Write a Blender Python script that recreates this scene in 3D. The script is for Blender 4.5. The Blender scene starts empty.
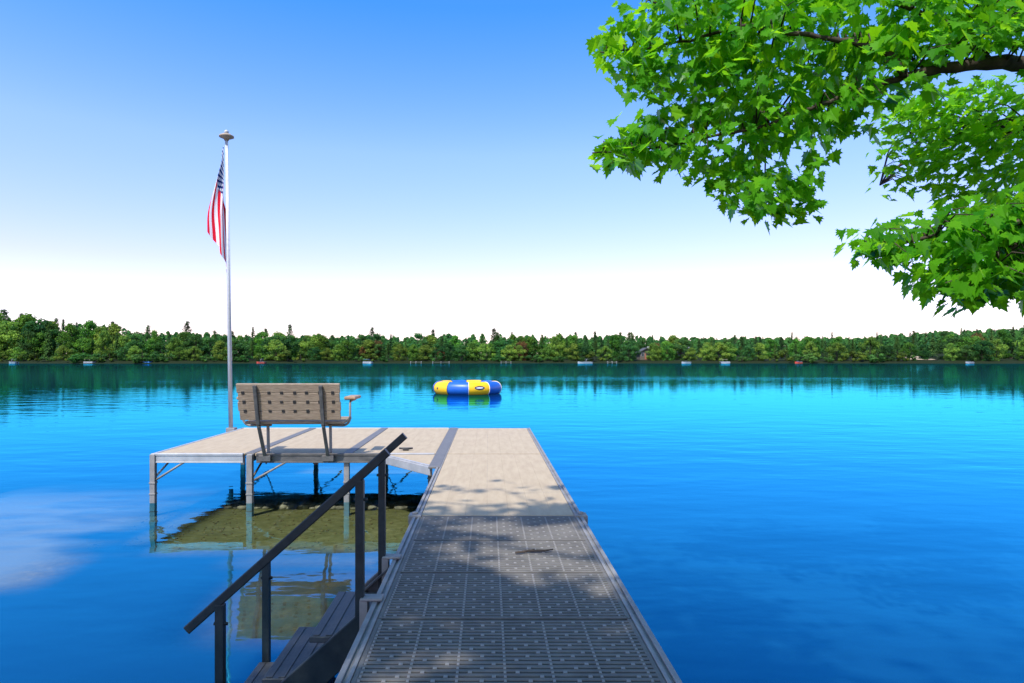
import bpy, math, random
from mathutils import Vector, Matrix
random.seed(11)
R = math.radians
scene = bpy.context.scene
COL = scene.collection

# ------------------------------------------------------------------ layout
F = 641.0          # focal length in pixels of a 1024 wide frame
VX, VY = 488.0, 358.0
EYE = 1.731
DECK = 0.585
def at(px, y, py):                     # frame pixel at distance y -> world point
    return Vector(((px - VX) / F * y, y, EYE + (VY - py) / F * y))

# ------------------------------------------------------------------ materials
def mat(name):
    m = bpy.data.materials.new(name); m.use_nodes = True
    nt = m.node_tree; nt.nodes.clear()
    return m, nt
def N(nt, t, **kw):
    n = nt.nodes.new(t)
    for k, v in kw.items():
        if k in n.inputs: n.inputs[k].default_value = v
        else: setattr(n, k, v)
    return n
def L(nt, a, b): nt.links.new(a, b)
def ramp(nt, pts):
    r = nt.nodes.new('ShaderNodeValToRGB'); e = r.color_ramp.elements
    e[0].position, e[0].color = pts[0][0], (*pts[0][1], 1)
    e[1].position, e[1].color = pts[1][0], (*pts[1][1], 1)
    for p, c in pts[2:]:
        x = e.new(p); x.color = (*c, 1)
    return r
def surf(name, c1, c2, scale=8.0, stretch=(1, 1, 1), rough=0.6, metal=0.0, bump=0.0, bscale=60.0, spec=0.4, world=True):
    """A worn solid surface: two tones mixed by noise, with fine grain bump."""
    m, nt = mat(name)
    out = N(nt, 'ShaderNodeOutputMaterial'); b = N(nt, 'ShaderNodeBsdfPrincipled')
    b.inputs['Roughness'].default_value = rough; b.inputs['Metallic'].default_value = metal
    b.inputs['Specular IOR Level'].default_value = spec
    tc = N(nt, 'ShaderNodeNewGeometry') if world else N(nt, 'ShaderNodeTexCoord')
    src = tc.outputs['Position'] if world else tc.outputs['Object']
    mp = N(nt, 'ShaderNodeMapping'); mp.inputs['Scale'].default_value = stretch
    L(nt, src, mp.inputs['Vector'])
    no = N(nt, 'ShaderNodeTexNoise', Scale=scale, Detail=7.0, Roughness=0.65)
    L(nt, mp.outputs[0], no.inputs['Vector'])
    r = ramp(nt, [(0.32, c1), (0.68, c2)])
    L(nt, no.outputs['Fac'], r.inputs[0]); L(nt, r.outputs[0], b.inputs['Base Color'])
    mr = N(nt, 'ShaderNodeMapRange'); mr.inputs['To Min'].default_value = max(0.05, rough - .12); mr.inputs['To Max'].default_value = min(1, rough + .12)
    L(nt, no.outputs['Fac'], mr.inputs['Value']); L(nt, mr.outputs[0], b.inputs['Roughness'])
    if bump:
        n2 = N(nt, 'ShaderNodeTexNoise', Scale=bscale, Detail=4.0)
        L(nt, mp.outputs[0], n2.inputs['Vector'])
        bp = N(nt, 'ShaderNodeBump', Strength=bump, Distance=0.004)
        L(nt, n2.outputs['Fac'], bp.inputs['Height']); L(nt, bp.outputs[0], b.inputs['Normal'])
    L(nt, b.outputs[0], out.inputs[0])
    return m

M = {}
M['deck'] = surf('beige_decking', (.385, .296, .193), (.463, .368, .247), 5, (3, .6, 1), .75, bump=.25, bscale=90, spec=.2)
M['slot_deck'] = surf('slotted_decking', (.118, .108, .096), (.180, .166, .147), 6, (1.2, 1.2, 1), .7, bump=.25, bscale=120, spec=.25)
M['nub'] = surf('pale_nub', (.20, .182, .160), (.26, .237, .21), 30, rough=.6)  # bridging nubs, paler than the bars
M['alu'] = surf('dull_aluminium', (.20, .19, .178), (.30, .287, .27), 9, (1, 1, 1), .6, .15, bump=.12, bscale=70)
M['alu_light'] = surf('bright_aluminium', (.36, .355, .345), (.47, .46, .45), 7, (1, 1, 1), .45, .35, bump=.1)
M['alu_dark'] = surf('dark_aluminium', (.075, .07, .065), (.15, .14, .13), 10, (1, 1, 2), .6, .3, bump=.2)
M['strip'] = surf('grey_hinge_strip', (.14, .132, .125), (.20, .19, .18), 12, (1, 1, 1), .6, .3, bump=.15)
M['rail'] = surf('dark_painted_rail', (.010, .015, .017), (.022, .031, .034), 14, (1, 1, 1), .5, .2, bump=.1)
M['stair'] = surf('grey_stair_metal', (.055, .058, .06), (.10, .102, .104), 12, (1, 2, 1), .5, .4, bump=.2)
M['chain'] = surf('brace_metal', (.10, .095, .09), (.17, .16, .15), 25, rough=.6, metal=.4)
M['white_metal'] = surf('white_pole_metal', (.46, .47, .48), (.56, .56, .56), 20, rough=.35, metal=.15)
M['plastic_wood'] = surf('bench_board', (.19, .14, .092), (.40, .315, .225), 9, (1.2, 6, 14), .65, bump=.8, bscale=22, spec=.3)
M['knot'] = surf('board_slot_dark', (.015, .012, .01), (.04, .03, .025), 30)
M['pad'] = surf('arm_pad_wood', (.28, .17, .10), (.42, .28, .17), 20, (1, 1, 6), .6, bump=.3)
M['yellow'] = surf('yellow_vinyl', (.86, .47, .004), (.92, .53, .008), 1.5, rough=.38, spec=.5, bump=.05, bscale=8)
M['blue'] = surf('blue_vinyl', (.01, .09, .42), (.015, .12, .50), 1.5, rough=.38, spec=.5, bump=.05, bscale=8)
M['mat_black'] = surf('black_mesh', (.02, .02, .025), (.04, .04, .045), 20)
M['navy'] = surf('navy_print', (.01, .015, .06), (.02, .025, .08), 20, rough=.4)
M['print_white'] = surf('white_print', (.72, .72, .72), (.82, .82, .82), 20, rough=.4)
M['seam_white'] = surf('white_seam_tape', (.70, .70, .68), (.80, .80, .78), 10, rough=.4)
M['bark'] = surf('grey_brown_bark', (.030, .024, .019), (.095, .078, .062), 9, (1, 1, .35), .9, bump=1.0, bscale=30, spec=.1)
M['twig'] = surf('dark_twig_bark', (.03, .022, .016), (.08, .06, .045), 30, rough=.85)
M['pebble'] = surf('silty_pebble', (.10, .09, .04), (.34, .31, .18), 9, rough=.9)
M['stone'] = surf('wet_cobble', (.16, .165, .165), (.75, .75, .72), 6, rough=.75)  # colour lifted so the cobbles read in the platform's shade
M['boat_white'] = surf('white_gelcoat', (.30, .31, .32), (.40, .40, .41), 2, rough=.3)
M['boat_red'] = surf('red_gelcoat', (.50, .05, .03), (.58, .08, .05), 2, rough=.35)
M['boat_blue'] = surf('blue_gelcoat', (.05, .18, .42), (.07, .22, .50), 2, rough=.35)
M['canvas_tan'] = surf('tan_canvas', (.34, .27, .20), (.42, .34, .25), 4, rough=.9)
M['canvas_blue'] = surf('blue_canvas', (.06, .14, .32), (.09, .18, .38), 4, rough=.9)
M['engine'] = surf('black_engine', (.02, .02, .02), (.04, .04, .04), 6, rough=.35)
M['glass'] = surf('dark_window_glass', (.03, .04, .05), (.06, .07, .08), 3, rough=.08, spec=.8)
M['house_wall'] = surf('cottage_boards', (.10, .08, .06), (.15, .12, .09), 3, (1, 1, 6), .8)
M['house_white'] = surf('white_siding', (.22, .22, .21), (.30, .30, .29), 3, (1, 1, 8), .7)
M['house_red'] = surf('rust_siding', (.30, .10, .06), (.38, .14, .09), 3, (1, 1, 8), .8)
M['roof'] = surf('dark_shingle', (.05, .05, .055), (.10, .10, .105), 6, (1, 4, 4), .85)
M['pier_wood'] = surf('weathered_pier', (.16, .15, .14), (.25, .24, .22), 4, rough=.8)
M['sand_bank'] = surf('sandy_slope', (.34, .25, .16), (.50, .40, .28), .5, rough=.95)

def leaf_mat(name, base, trans, var=.25, gloss=.12):
    """Thin leaf: front reflects, light also passes through."""
    m, nt = mat(name)
    out = N(nt, 'ShaderNodeOutputMaterial')
    at_ = N(nt, 'ShaderNodeAttribute', attribute_name='tint')
    oi = N(nt, 'ShaderNodeObjectInfo')
    d = N(nt, 'ShaderNodeBsdfDiffuse'); t = N(nt, 'ShaderNodeBsdfTranslucent'); g = N(nt, 'ShaderNodeBsdfGlossy', Roughness=.42)
    def tinted(c):
        lo = (c[0] * (1 - var), c[1] * (1 - var * .8), c[2] * (1 - var * .4))
        hi = (min(1, c[0] * (1 + var * 2.2)), min(1, c[1] * (1 + var)), c[2] * (1 + var * .2))
        r = ramp(nt, [(0, lo), (1, hi)]); L(nt, at_.outputs['Fac'], r.inputs[0])
        h = N(nt, 'ShaderNodeHueSaturation')
        mr = N(nt, 'ShaderNodeMapRange'); mr.inputs['To Min'].default_value = .496; mr.inputs['To Max'].default_value = .533
        L(nt, oi.outputs['Random'], mr.inputs['Value']); L(nt, mr.outputs[0], h.inputs['Hue'])
        mv = N(nt, 'ShaderNodeMapRange'); mv.inputs['To Min'].default_value = .72; mv.inputs['To Max'].default_value = 1.3
        ml = N(nt, 'ShaderNodeMath', operation='MULTIPLY'); ml.inputs[1].default_value = 7.31
        fr = N(nt, 'ShaderNodeMath', operation='FRACT')
        L(nt, oi.outputs['Random'], ml.inputs[0]); L(nt, ml.outputs[0], fr.inputs[0]); L(nt, fr.outputs[0], mv.inputs['Value'])
        L(nt, mv.outputs[0], h.inputs['Value']); L(nt, r.outputs[0], h.inputs['Color'])
        return h.outputs[0]
    L(nt, tinted(base), d.inputs[0]); L(nt, tinted(trans), t.inputs[0])
    a = N(nt, 'ShaderNodeMixShader', Fac=.5); L(nt, d.outputs[0], a.inputs[1]); L(nt, t.outputs[0], a.inputs[2])
    lw = N(nt, 'ShaderNodeLayerWeight', Blend=.25)
    mg = N(nt, 'ShaderNodeMath', operation='MULTIPLY'); mg.inputs[1].default_value = gloss
    L(nt, lw.outputs['Fresnel'], mg.inputs[0])
    b = N(nt, 'ShaderNodeMixShader'); L(nt, mg.outputs[0], b.inputs[0]); L(nt, a.outputs[0], b.inputs[1]); L(nt, g.outputs[0], b.inputs[2])
    L(nt, b.outputs[0], out.inputs[0])
    return m
M['maple_leaf'] = leaf_mat('maple_leaf', (.085, .245, .010), (.33, .76, .010), .45, .15)
M['broadleaf_mid'] = leaf_mat('broadleaf_mid', (.095, .235, .036), (.09, .22, .016), .45)
M['broadleaf_light'] = leaf_mat('broadleaf_light', (.16, .29, .052), (.13, .26, .025), .45)
M['broadleaf_dark'] = leaf_mat('broadleaf_dark', (.060, .165, .042), (.06, .15, .02), .4)
M['needle'] = leaf_mat('needle', (.062, .15, .052), (.05, .10, .018), .4, .05)
M['needle_mid'] = leaf_mat('needle_mid', (.09, .185, .048), (.05, .10, .014), .4, .05)
M['autumn'] = leaf_mat('autumn', (.15, .085, .035), (.10, .06, .02), .4)
M['shrub'] = leaf_mat('shrub', (.10, .17, .03), (.08, .14, .012), .5)

# ------------------------------------------------------------------ mesh helper
class MB:
    def __init__(s): s.v = []; s.f = []; s.mi = []; s.t = []; s.smooth = []
    def add(s, vs, fs, mi=0, tint=.5, smooth=False):
        o = len(s.v); s.v += [tuple(v) for v in vs]
        for f in fs:
            s.f.append(tuple(o + i for i in f)); s.mi.append(mi); s.t.append(tint); s.smooth.append(smooth)
    def box(s, x0, x1, y0, y1, z0, z1, b=.003, mi=0):
        """box with chamfered top and bottom edges"""
        b = min(b, (x1 - x0) * .3, (y1 - y0) * .3, (z1 - z0) * .3)
        vs = []
        for z, i in ((z0, b), (z0 + b, 0), (z1 - b, 0), (z1, b)):
            vs += [(x0 + i, y0 + i, z), (x1 - i, y0 + i, z), (x1 - i, y1 - i, z), (x0 + i, y1 - i, z)]
        fs = [(3, 2, 1, 0), (12, 13, 14, 15)]
        for k in range(3):
            for j in range(4):
                a = k * 4 + j; c = k * 4 + (j + 1) % 4
                fs.append((a, c, c + 4, a + 4))
        s.add(vs, fs, mi)
    def bar(s, p, q, w, h, up=(0, 0, 1), mi=0):
        """rectangular bar from p to q, w across, h along up, with slightly chamfered edges"""
        p, q = Vector(p), Vector(q); d = (q - p).normalized(); u = Vector(up)
        sd = d.cross(u)
        if sd.length < 1e-4: sd = d.cross(Vector((0, 1, 0)))
        sd.normalize(); u = sd.cross(d).normalized()
        c = min(w, h) * .14
        pr = [(-w/2 + c, -h/2), (w/2 - c, -h/2), (w/2, -h/2 + c), (w/2, h/2 - c), (w/2 - c, h/2), (-w/2 + c, h/2), (-w/2, h/2 - c), (-w/2, -h/2 + c)]
        vs = [p + sd * a + u * b for a, b in pr] + [q + sd * a + u * b for a, b in pr]
        fs = [tuple(reversed(range(8))), tuple(range(8, 16))] + [(i, (i + 1) % 8, 8 + (i + 1) % 8, 8 + i) for i in range(8)]
        s.add(vs, fs, mi)
    def tube(s, pts, rad, n=8, mi=0, cap=True):
        pts = [Vector(p) for p in pts]
        if not isinstance(rad, (list, tuple)): rad = [rad] * len(pts)
        vs = []; ref = None
        for i, p in enumerate(pts):
            d = (pts[min(i + 1, len(pts) - 1)] - pts[max(i - 1, 0)]).normalized()
            if ref is None:
                ref = d.orthogonal().normalized()
            ref = (ref - d * ref.dot(d)).normalized(); w = d.cross(ref)
            for k in range(n):
                a = 2 * math.pi * k / n
                vs.append(p + (ref * math.cos(a) + w * math.sin(a)) * rad[i])
        fs = []
        for i in range(len(pts) - 1):
            for k in range(n):
                a = i * n + k; b = i * n + (k + 1) % n
                fs.append((a, b, b + n, a + n))
        if cap:
            fs.append(tuple(reversed(range(n)))); fs.append(tuple(range((len(pts) - 1) * n, len(pts) * n)))
        s.add(vs, fs, mi, smooth=True)
    def lathe(s, c, prof, n=20, mi=0):
        c = Vector(c); vs = []; fs = []
        for r, z in prof:
            for k in range(n):
                a = 2 * math.pi * k / n; vs.append(c + Vector((r * math.cos(a), r * math.sin(a), z)))
        for i in range(len(prof) - 1):
            for k in range(n):
                a = i * n + k; b = i * n + (k + 1) % n
                fs.append((a, b, b + n, a + n))
        fs.append(tuple(reversed(range(n)))); fs.append(tuple(range((len(prof) - 1) * n, len(prof) * n)))
        s.add(vs, fs, mi, smooth=True)
    def prism(s, poly, z0, z1, mi=0):
        n = len(poly)
        vs = [(x, y, z0) for x, y in poly] + [(x, y, z1) for x, y in poly]
        fs = [tuple(reversed(range(n))), tuple(range(n, 2 * n))] + [(i, (i + 1) % n, n + (i + 1) % n, n + i) for i in range(n)]
        s.add(vs, fs, mi)
    def build(s, name, mats, parent=None, origin=None, tint=False, label=None):
        me = bpy.data.meshes.new(name)
        o_ = Vector(origin) if origin is not None else Vector((0, 0, 0))
        me.from_pydata([tuple(Vector(v) - o_) for v in s.v], [], s.f)
        for m in (mats if isinstance(mats, (list, tuple)) else [mats]): me.materials.append(m)
        me.polygons.foreach_set('material_index', s.mi)
        me.polygons.foreach_set('use_smooth', s.smooth)
        if tint:
            a = me.attributes.new('tint', 'FLOAT', 'FACE'); a.data.foreach_set('value', s.t)
        me.update()
        o = bpy.data.objects.new(name, me); COL.objects.link(o); o.location = o_
        if parent is not None: o.parent = parent
        if label: o['label'] = label
        return o

def tag(o, label=None, cat=None, group=None, kind=None):
    if label: o['label'] = label
    if cat: o['category'] = cat
    if group: o['group'] = group
    if kind: o['kind'] = kind
    return o
def thing(name, label, cat, loc=(0, 0, 0), group=None):
    o = bpy.data.objects.new(name, None); COL.objects.link(o); o.location = loc; o.empty_display_size = .2
    return tag(o, label, cat, group)
def part(mb, name, mats, root, **k):
    """build a part whose coordinates are given in world space under a thing at root.location"""
    base = root.location if root.parent is None else root.parent.location + root.location
    mb.v = [tuple(Vector(v) - base) for v in mb.v]
    return mb.build(name, mats, root, **k)
def sub(mb, name, mats, p, **k):
    base = p.parent.location + p.location
    mb.v = [tuple(Vector(v) - base) for v in mb.v]
    return mb.build(name, mats, p, **k)

# ------------------------------------------------------------------ ground (lake bed, near bank, far shore) : one sheet
def smooth(a, b, x):
    t = max(0., min(1., (x - a) / (b - a))); return t * t * (3 - 2 * t)
def ground_h(x, y):
    n = math.sin(x * .31 + 1.3) * math.cos(y * .27) * .5 + math.sin(x * .9 + y * .7) * .25
    if y < 60:
        h = -.16 - .12 * smooth(9, 12, y) - .25 * smooth(5.2, 4.2, y) * smooth(.5, 3, y) + .22 * smooth(2.5, -1.2, y) + .75 * smooth(-.6, -7, y) + .012 * n
        h -= 2.6 * smooth(15, 23, y)
        h -= 1.1 * smooth(.8, 4, x) * smooth(0, 5, y)
        h -= 1.0 * smooth(-6.5, -10, x) * smooth(1, 6, y)
        return h
    sh = 203 + 3.5 * math.sin(x * .021 + .6) + 2.5 * math.sin(x * .07)
    h = -3 + 3.0 * smooth(sh - 40, sh, y) + .9 * smooth(sh, sh + 4, y) + 1.6 * smooth(sh + 3, sh + 45, y)
    hill = 5.5 * smooth(40, 170, x) * smooth(sh + 12, sh + 110, y)
    return h + hill + (.25 * n if y > sh + 3 else 0)
def axis(bands):
    r = []
    for a, b, st in bands:
        k = max(1, int(round((b - a) / st)))
        r += [a + (b - a) * i / k for i in range(k)]
    return r + [bands[-1][1]]
xs = axis([(-1500, -260, 120), (-260, -20, 5), (-20, -8, 1.5), (-8, 6, .5), (6, 20, 1.5), (20, 260, 5), (260, 1500, 120)])
ys = axis([(-120, -10, 8), (-10, 14, .5), (14, 24, 1), (24, 60, 6), (60, 160, 10), (160, 196, 3), (196, 216, 1.5), (216, 330, 6), (330, 1800, 120)])
g = MB()
g.add([(x, y, ground_h(x, y)) for y in ys for x in xs],
      [(j * len(xs) + i, j * len(xs) + i + 1, (j + 1) * len(xs) + i + 1, (j + 1) * len(xs) + i) for j in range(len(ys) - 1) for i in range(len(xs) - 1)], smooth=True)
gm, nt = mat('lake_bed_and_banks')
out = N(nt, 'ShaderNodeOutputMaterial'); b = N(nt, 'ShaderNodeBsdfPrincipled', Roughness=.95); b.inputs['Specular IOR Level'].default_value = .1
ge = N(nt, 'ShaderNodeNewGeometry'); sx = N(nt, 'ShaderNodeSeparateXYZ'); L(nt, ge.outputs['Position'], sx.inputs[0])
n1 = N(nt, 'ShaderNodeTexNoise', Scale=1.4, Detail=8.0, Roughness=.7); L(nt, ge.outputs['Position'], n1.inputs['Vector'])
n2 = N(nt, 'ShaderNodeTexNoise', Scale=14.0, Detail=6.0, Roughness=.7); L(nt, ge.outputs['Position'], n2.inputs['Vector'])
bed = ramp(nt, [(.3, (.10, .115, .05)), (.5, (.185, .20, .10)), (.7, (.36, .37, .22))])
mx = N(nt, 'ShaderNodeMath', operation='ADD'); mm = N(nt, 'ShaderNodeMath', operation='MULTIPLY'); mm.inputs[1].default_value = .5
L(nt, n1.outputs['Fac'], mx.inputs[0]); L(nt, n2.outputs['Fac'], mx.inputs[1]); L(nt, mx.outputs[0], mm.inputs[0]); L(nt, mm.outputs[0], bed.inputs[0])
grass = ramp(nt, [(.35, (.008, .014, .006)), (.65, (.022, .032, .011))]); L(nt, n2.outputs['Fac'], grass.inputs[0])
sel0 = N(nt, 'ShaderNodeMapRange'); sel0.inputs['From Min'].default_value = .05; sel0.inputs['From Max'].default_value = .35
L(nt, sx.outputs['Z'], sel0.inputs['Value'])
far_ = N(nt, 'ShaderNodeMath', operation='GREATER_THAN'); far_.inputs[1].default_value = 120; L(nt, sx.outputs['Y'], far_.inputs[0])
sel = N(nt, 'ShaderNodeMath', operation='MAXIMUM'); L(nt, sel0.outputs[0], sel.inputs[0]); L(nt, far_.outputs[0], sel.inputs[1])
gs_ = N(nt, 'ShaderNodeMapRange', interpolation_type='SMOOTHSTEP'); gs_.inputs['From Min'].default_value = 6.6; gs_.inputs['From Max'].default_value = 5.8; L(nt, sx.outputs['Y'], gs_.inputs['Value'])
gm_ = N(nt, 'ShaderNodeMix', data_type='RGBA', blend_type='MULTIPLY'); L(nt, gs_.outputs[0], gm_.inputs['Factor']); L(nt, bed.outputs[0], gm_.inputs['A']); gm_.inputs['B'].default_value = (1.9, 1.35, .6, 1)
bed = gm_
gx_ = N(nt, 'ShaderNodeMapRange', interpolation_type='SMOOTHSTEP'); gx_.inputs['From Min'].default_value = -3.9; gx_.inputs['From Max'].default_value = -4.5; L(nt, sx.outputs['X'], gx_.inputs['Value'])
gp_ = N(nt, 'ShaderNodeMix', data_type='RGBA'); L(nt, gx_.outputs[0], gp_.inputs['Factor']); L(nt, gm_.outputs['Result'], gp_.inputs['A']); gp_.inputs['B'].default_value = (.40, .42, .42, 1)
bed = gp_
mc = N(nt, 'ShaderNodeMix', data_type='RGBA'); L(nt, sel.outputs[0], mc.inputs['Factor']); L(nt, bed.outputs['Result'], mc.inputs['A']); L(nt, grass.outputs[0], mc.inputs['B'])
L(nt, mc.outputs['Result'], b.inputs['Base Color']); L(nt, b.outputs[0], out.inputs[0])
ground = g.build('ground', gm); tag(ground, 'lake bed rising into the near bank and the far shore', 'ground', kind='structure')

# ------------------------------------------------------------------ water
wm, nt = mat('lake_water')
out = N(nt, 'ShaderNodeOutputMaterial'); ge = N(nt, 'ShaderNodeNewGeometry')
sx = N(nt, 'ShaderNodeSeparateXYZ'); L(nt, ge.outputs['Position'], sx.inputs[0])
mp = N(nt, 'ShaderNodeMapping'); mp.inputs['Scale'].default_value = (.55, 1.15, 1); mp.inputs['Rotation'].default_value = (0, 0, R(-12)); L(nt, ge.outputs['Position'], mp.inputs['Vector'])
w1 = N(nt, 'ShaderNodeTexNoise', Scale=1.1, Detail=2.0, Roughness=.5); L(nt, mp.outputs[0], w1.inputs['Vector'])
w2 = N(nt, 'ShaderNodeTexNoise', Scale=4.2, Detail=2.5, Roughness=.5); L(nt, mp.outputs[0], w2.inputs['Vector'])
# breeze: patches and long lanes where the surface is rougher
mpl = N(nt, 'ShaderNodeMapping'); mpl.inputs['Scale'].default_value = (.008, .045, 1); mpl.inputs['Location'].default_value = (.3, .35, 0); L(nt, ge.outputs['Position'], mpl.inputs['Vector'])
wl = N(nt, 'ShaderNodeTexNoise', Scale=1.0, Detail=3.0); L(nt, mpl.outputs[0], wl.inputs['Vector'])
lane = ramp(nt, [(.46, (0, 0, 0)), (.60, (1, 1, 1))]); L(nt, wl.outputs['Fac'], lane.inputs[0])
lst = N(nt, 'ShaderNodeMapRange'); lst.inputs['To Min'].default_value = .09; lst.inputs['To Max'].default_value = .34; L(nt, lane.outputs[0], lst.inputs['Value'])
b1 = N(nt, 'ShaderNodeBump', Distance=.055); L(nt, w1.outputs['Fac'], b1.inputs['Height']); L(nt, lst.outputs[0], b1.inputs['Strength'])
b2 = N(nt, 'ShaderNodeBump', Distance=.012); L(nt, w2.outputs['Fac'], b2.inputs['Height']); L(nt, lst.outputs[0], b2.inputs['Strength']); L(nt, b1.outputs[0], b2.inputs['Normal'])
fr = N(nt, 'ShaderNodeFresnel', IOR=1.333); L(nt, b2.outputs[0], fr.inputs['Normal'])
fp = N(nt, 'ShaderNodeMath', operation='POWER'); fp.inputs[1].default_value = .5; L(nt, fr.outputs[0], fp.inputs[0])
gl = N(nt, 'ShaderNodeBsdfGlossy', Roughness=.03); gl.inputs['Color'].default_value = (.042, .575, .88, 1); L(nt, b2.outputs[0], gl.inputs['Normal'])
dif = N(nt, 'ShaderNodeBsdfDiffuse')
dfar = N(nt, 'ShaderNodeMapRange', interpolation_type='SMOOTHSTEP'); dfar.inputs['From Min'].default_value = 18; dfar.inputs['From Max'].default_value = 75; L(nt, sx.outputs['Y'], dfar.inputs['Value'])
dcol = N(nt, 'ShaderNodeMix', data_type='RGBA'); dcol.inputs['A'].default_value = (.003, .032, .07, 1); dcol.inputs['B'].default_value = (.06, .27, .26, 1)  # teal far body lightens the dark tree reflections by colour
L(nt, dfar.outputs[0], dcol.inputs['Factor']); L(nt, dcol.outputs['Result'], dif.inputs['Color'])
tr = N(nt, 'ShaderNodeBsdfTransparent'); tr.inputs['Color'].default_value = (.90, .92, .78, 1)
mpp = N(nt, 'ShaderNodeMapping'); mpp.inputs['Scale'].default_value = (.30, .8, 1); mpp.inputs['Location'].default_value = (2.2, 1.4, 0); L(nt, ge.outputs['Position'], mpp.inputs['Vector'])
wp = N(nt, 'ShaderNodeTexNoise', Scale=1.0, Detail=4.0); L(nt, mpp.outputs[0], wp.inputs['Vector'])
ramp_patch = ramp(nt, [(.36, (0, 0, 0)), (.50, (.85, .85, .85))]); L(nt, wp.outputs['Fac'], ramp_patch.inputs[0])
# see-through masks shaped by hand to where platform and bench reflections fall
def rng(sock, a, b_):
    n = N(nt, 'ShaderNodeMapRange', interpolation_type='SMOOTHSTEP'); n.inputs['From Min'].default_value = a; n.inputs['From Max'].default_value = b_
    L(nt, sock, n.inputs['Value']); return n.outputs[0]
def mul(a, b_):
    n = N(nt, 'ShaderNodeMath', operation='MULTIPLY'); L(nt, a, n.inputs[0]); L(nt, b_, n.inputs[1]); return n.outputs[0]
shallow = mul(mul(mul(rng(sx.outputs['Y'], 12.5, 10.5), rng(sx.outputs['Y'], 5.5, 5.85)), rng(sx.outputs['X'], .2, -.6)), rng(sx.outputs['X'], -3.5, -3.2))
near_ = mul(mul(mul(rng(sx.outputs['Y'], 5.9, 5.3), rng(sx.outputs['Y'], 3.7, 4.1)), rng(sx.outputs['X'], 0, -.6)), rng(sx.outputs['X'], -2.4, -1.9))
mxn = N(nt, 'ShaderNodeMath', operation='MAXIMUM'); L(nt, shallow, mxn.inputs[0]); nr5 = N(nt, 'ShaderNodeMath', operation='MULTIPLY'); nr5.inputs[1].default_value = .88; L(nt, near_, nr5.inputs[0]); L(nt, nr5.outputs[0], mxn.inputs[1]); shallow = mxn.outputs[0]
patch = mul(mul(mul(rng(sx.outputs['Y'], 9.8, 7.8), rng(sx.outputs['Y'], 4.6, 5.0)), rng(sx.outputs['X'], -3.25, -3.7)), ramp_patch.outputs[0])
sh6 = N(nt, 'ShaderNodeMapRange', interpolation_type='SMOOTHSTEP'); sh6.inputs['From Min'].default_value = 5.7; sh6.inputs['From Max'].default_value = 6.0; sh6.inputs['To Min'].default_value = .55; L(nt, sx.outputs['Y'], sh6.inputs['Value'])
shallow = mul(shallow, sh6.outputs[0])
mxp = N(nt, 'ShaderNodeMath', operation='MAXIMUM'); L(nt, shallow, mxp.inputs[0]); L(nt, patch, mxp.inputs[1]); shallow = mxp.outputs[0]
bank = rng(sx.outputs['Y'], 1.2, -.2)
mxs = N(nt, 'ShaderNodeMath', operation='MAXIMUM'); L(nt, shallow, mxs.inputs[0]); L(nt, bank, mxs.inputs[1])
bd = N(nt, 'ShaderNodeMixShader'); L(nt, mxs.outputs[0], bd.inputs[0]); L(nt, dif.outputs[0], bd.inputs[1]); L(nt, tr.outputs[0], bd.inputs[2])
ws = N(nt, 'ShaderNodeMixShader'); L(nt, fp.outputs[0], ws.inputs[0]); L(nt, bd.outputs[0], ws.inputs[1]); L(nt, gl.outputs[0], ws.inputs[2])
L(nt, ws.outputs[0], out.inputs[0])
w = MB(); w.add([(-1400, -3, 0), (1400, -3, 0), (1400, 240, 0), (-1400, 240, 0)], [(0, 1, 2, 3)])
water = w.build('water', wm); tag(water, 'calm blue lake water', 'water', kind='structure')

# ------------------------------------------------------------------ stones on the shoal
st = MB(); rs = random.Random(4)
ICO = None
import bmesh
bm = bmesh.new(); bmesh.ops.create_icosphere(bm, subdivisions=1, radius=1); ICO = ([v.co.copy() for v in bm.verts], [tuple(v.index for v in f.verts) for f in bm.faces]); bm.free()
for k in range(1500):
    x = rs.uniform(-3.35, -.2); y = 8.05 + abs(rs.gauss(0, .55)) if k < 800 else rs.uniform(6.3, 8.3)
    if k >= 800: x = rs.uniform(-4.0, -.4)
    if y > 14: continue
    r = rs.uniform(.035, .095) if k < 800 else rs.uniform(.006, .017)
    sc = Vector((r * rs.uniform(.8, 1.3), r * rs.uniform(.8, 1.3), r * rs.uniform(.4, .6)))
    rot = Matrix.Rotation(rs.uniform(0, 6.28), 3, 'Z')
    st.add([rot @ Vector((v.x * sc.x, v.y * sc.y, v.z * sc.z)) + Vector((x, y, ground_h(x, y) + sc.z * .5)) for v in ICO[0]], ICO[1], 0 if k < 800 else 1, smooth=True)
stones = st.build('lake_bed_stones', [M['stone'], M['pebble']]); tag(stones, 'grey cobbles lying on the shallow lake bed under the platform', 'stones', kind='stuff')

# ------------------------------------------------------------------ dock walkway
X0, X1 = -.540, .684
wk = thing('dock_walkway', 'straight grey and beige dock walkway running out to the platform', 'dock', (.072, 4.0, DECK))
def slotted(y0, y1, name='decking_panel', label=None):
    m = MB(); xa, xb = X0 + .055, X1 - .055
    n = 19; pitch = (y1 - y0 - .014) / n; gap = .0115
    for i in range(n):
        ya = y0 + .007 + i * pitch
        m.box(xa, xb, ya, ya + pitch - gap, DECK - .024, DECK, .002)
        if i == n - 1: continue
        yb = ya + pitch - gap
        k = 0; xx = xa + .02
        while xx < xb - .03:
            on = (k % 4 == 0) or (k % 4 == (1 + (i % 3)))
            if on: m.box(xx, xx + (.010 if k % 4 == 0 else .015), yb - .003, yb + gap + .003, DECK - .022, DECK + .0018, .001, 1)
            xx += .0435; k += 1
    for xx in (xa, xb - .018): m.box(xx, xx + .018, y0 + .004, y1 - .004, DECK - .03, DECK + .001, .001)
    return part(m, name, [M['slot_deck'], M['nub']], wk, label=label)
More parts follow.
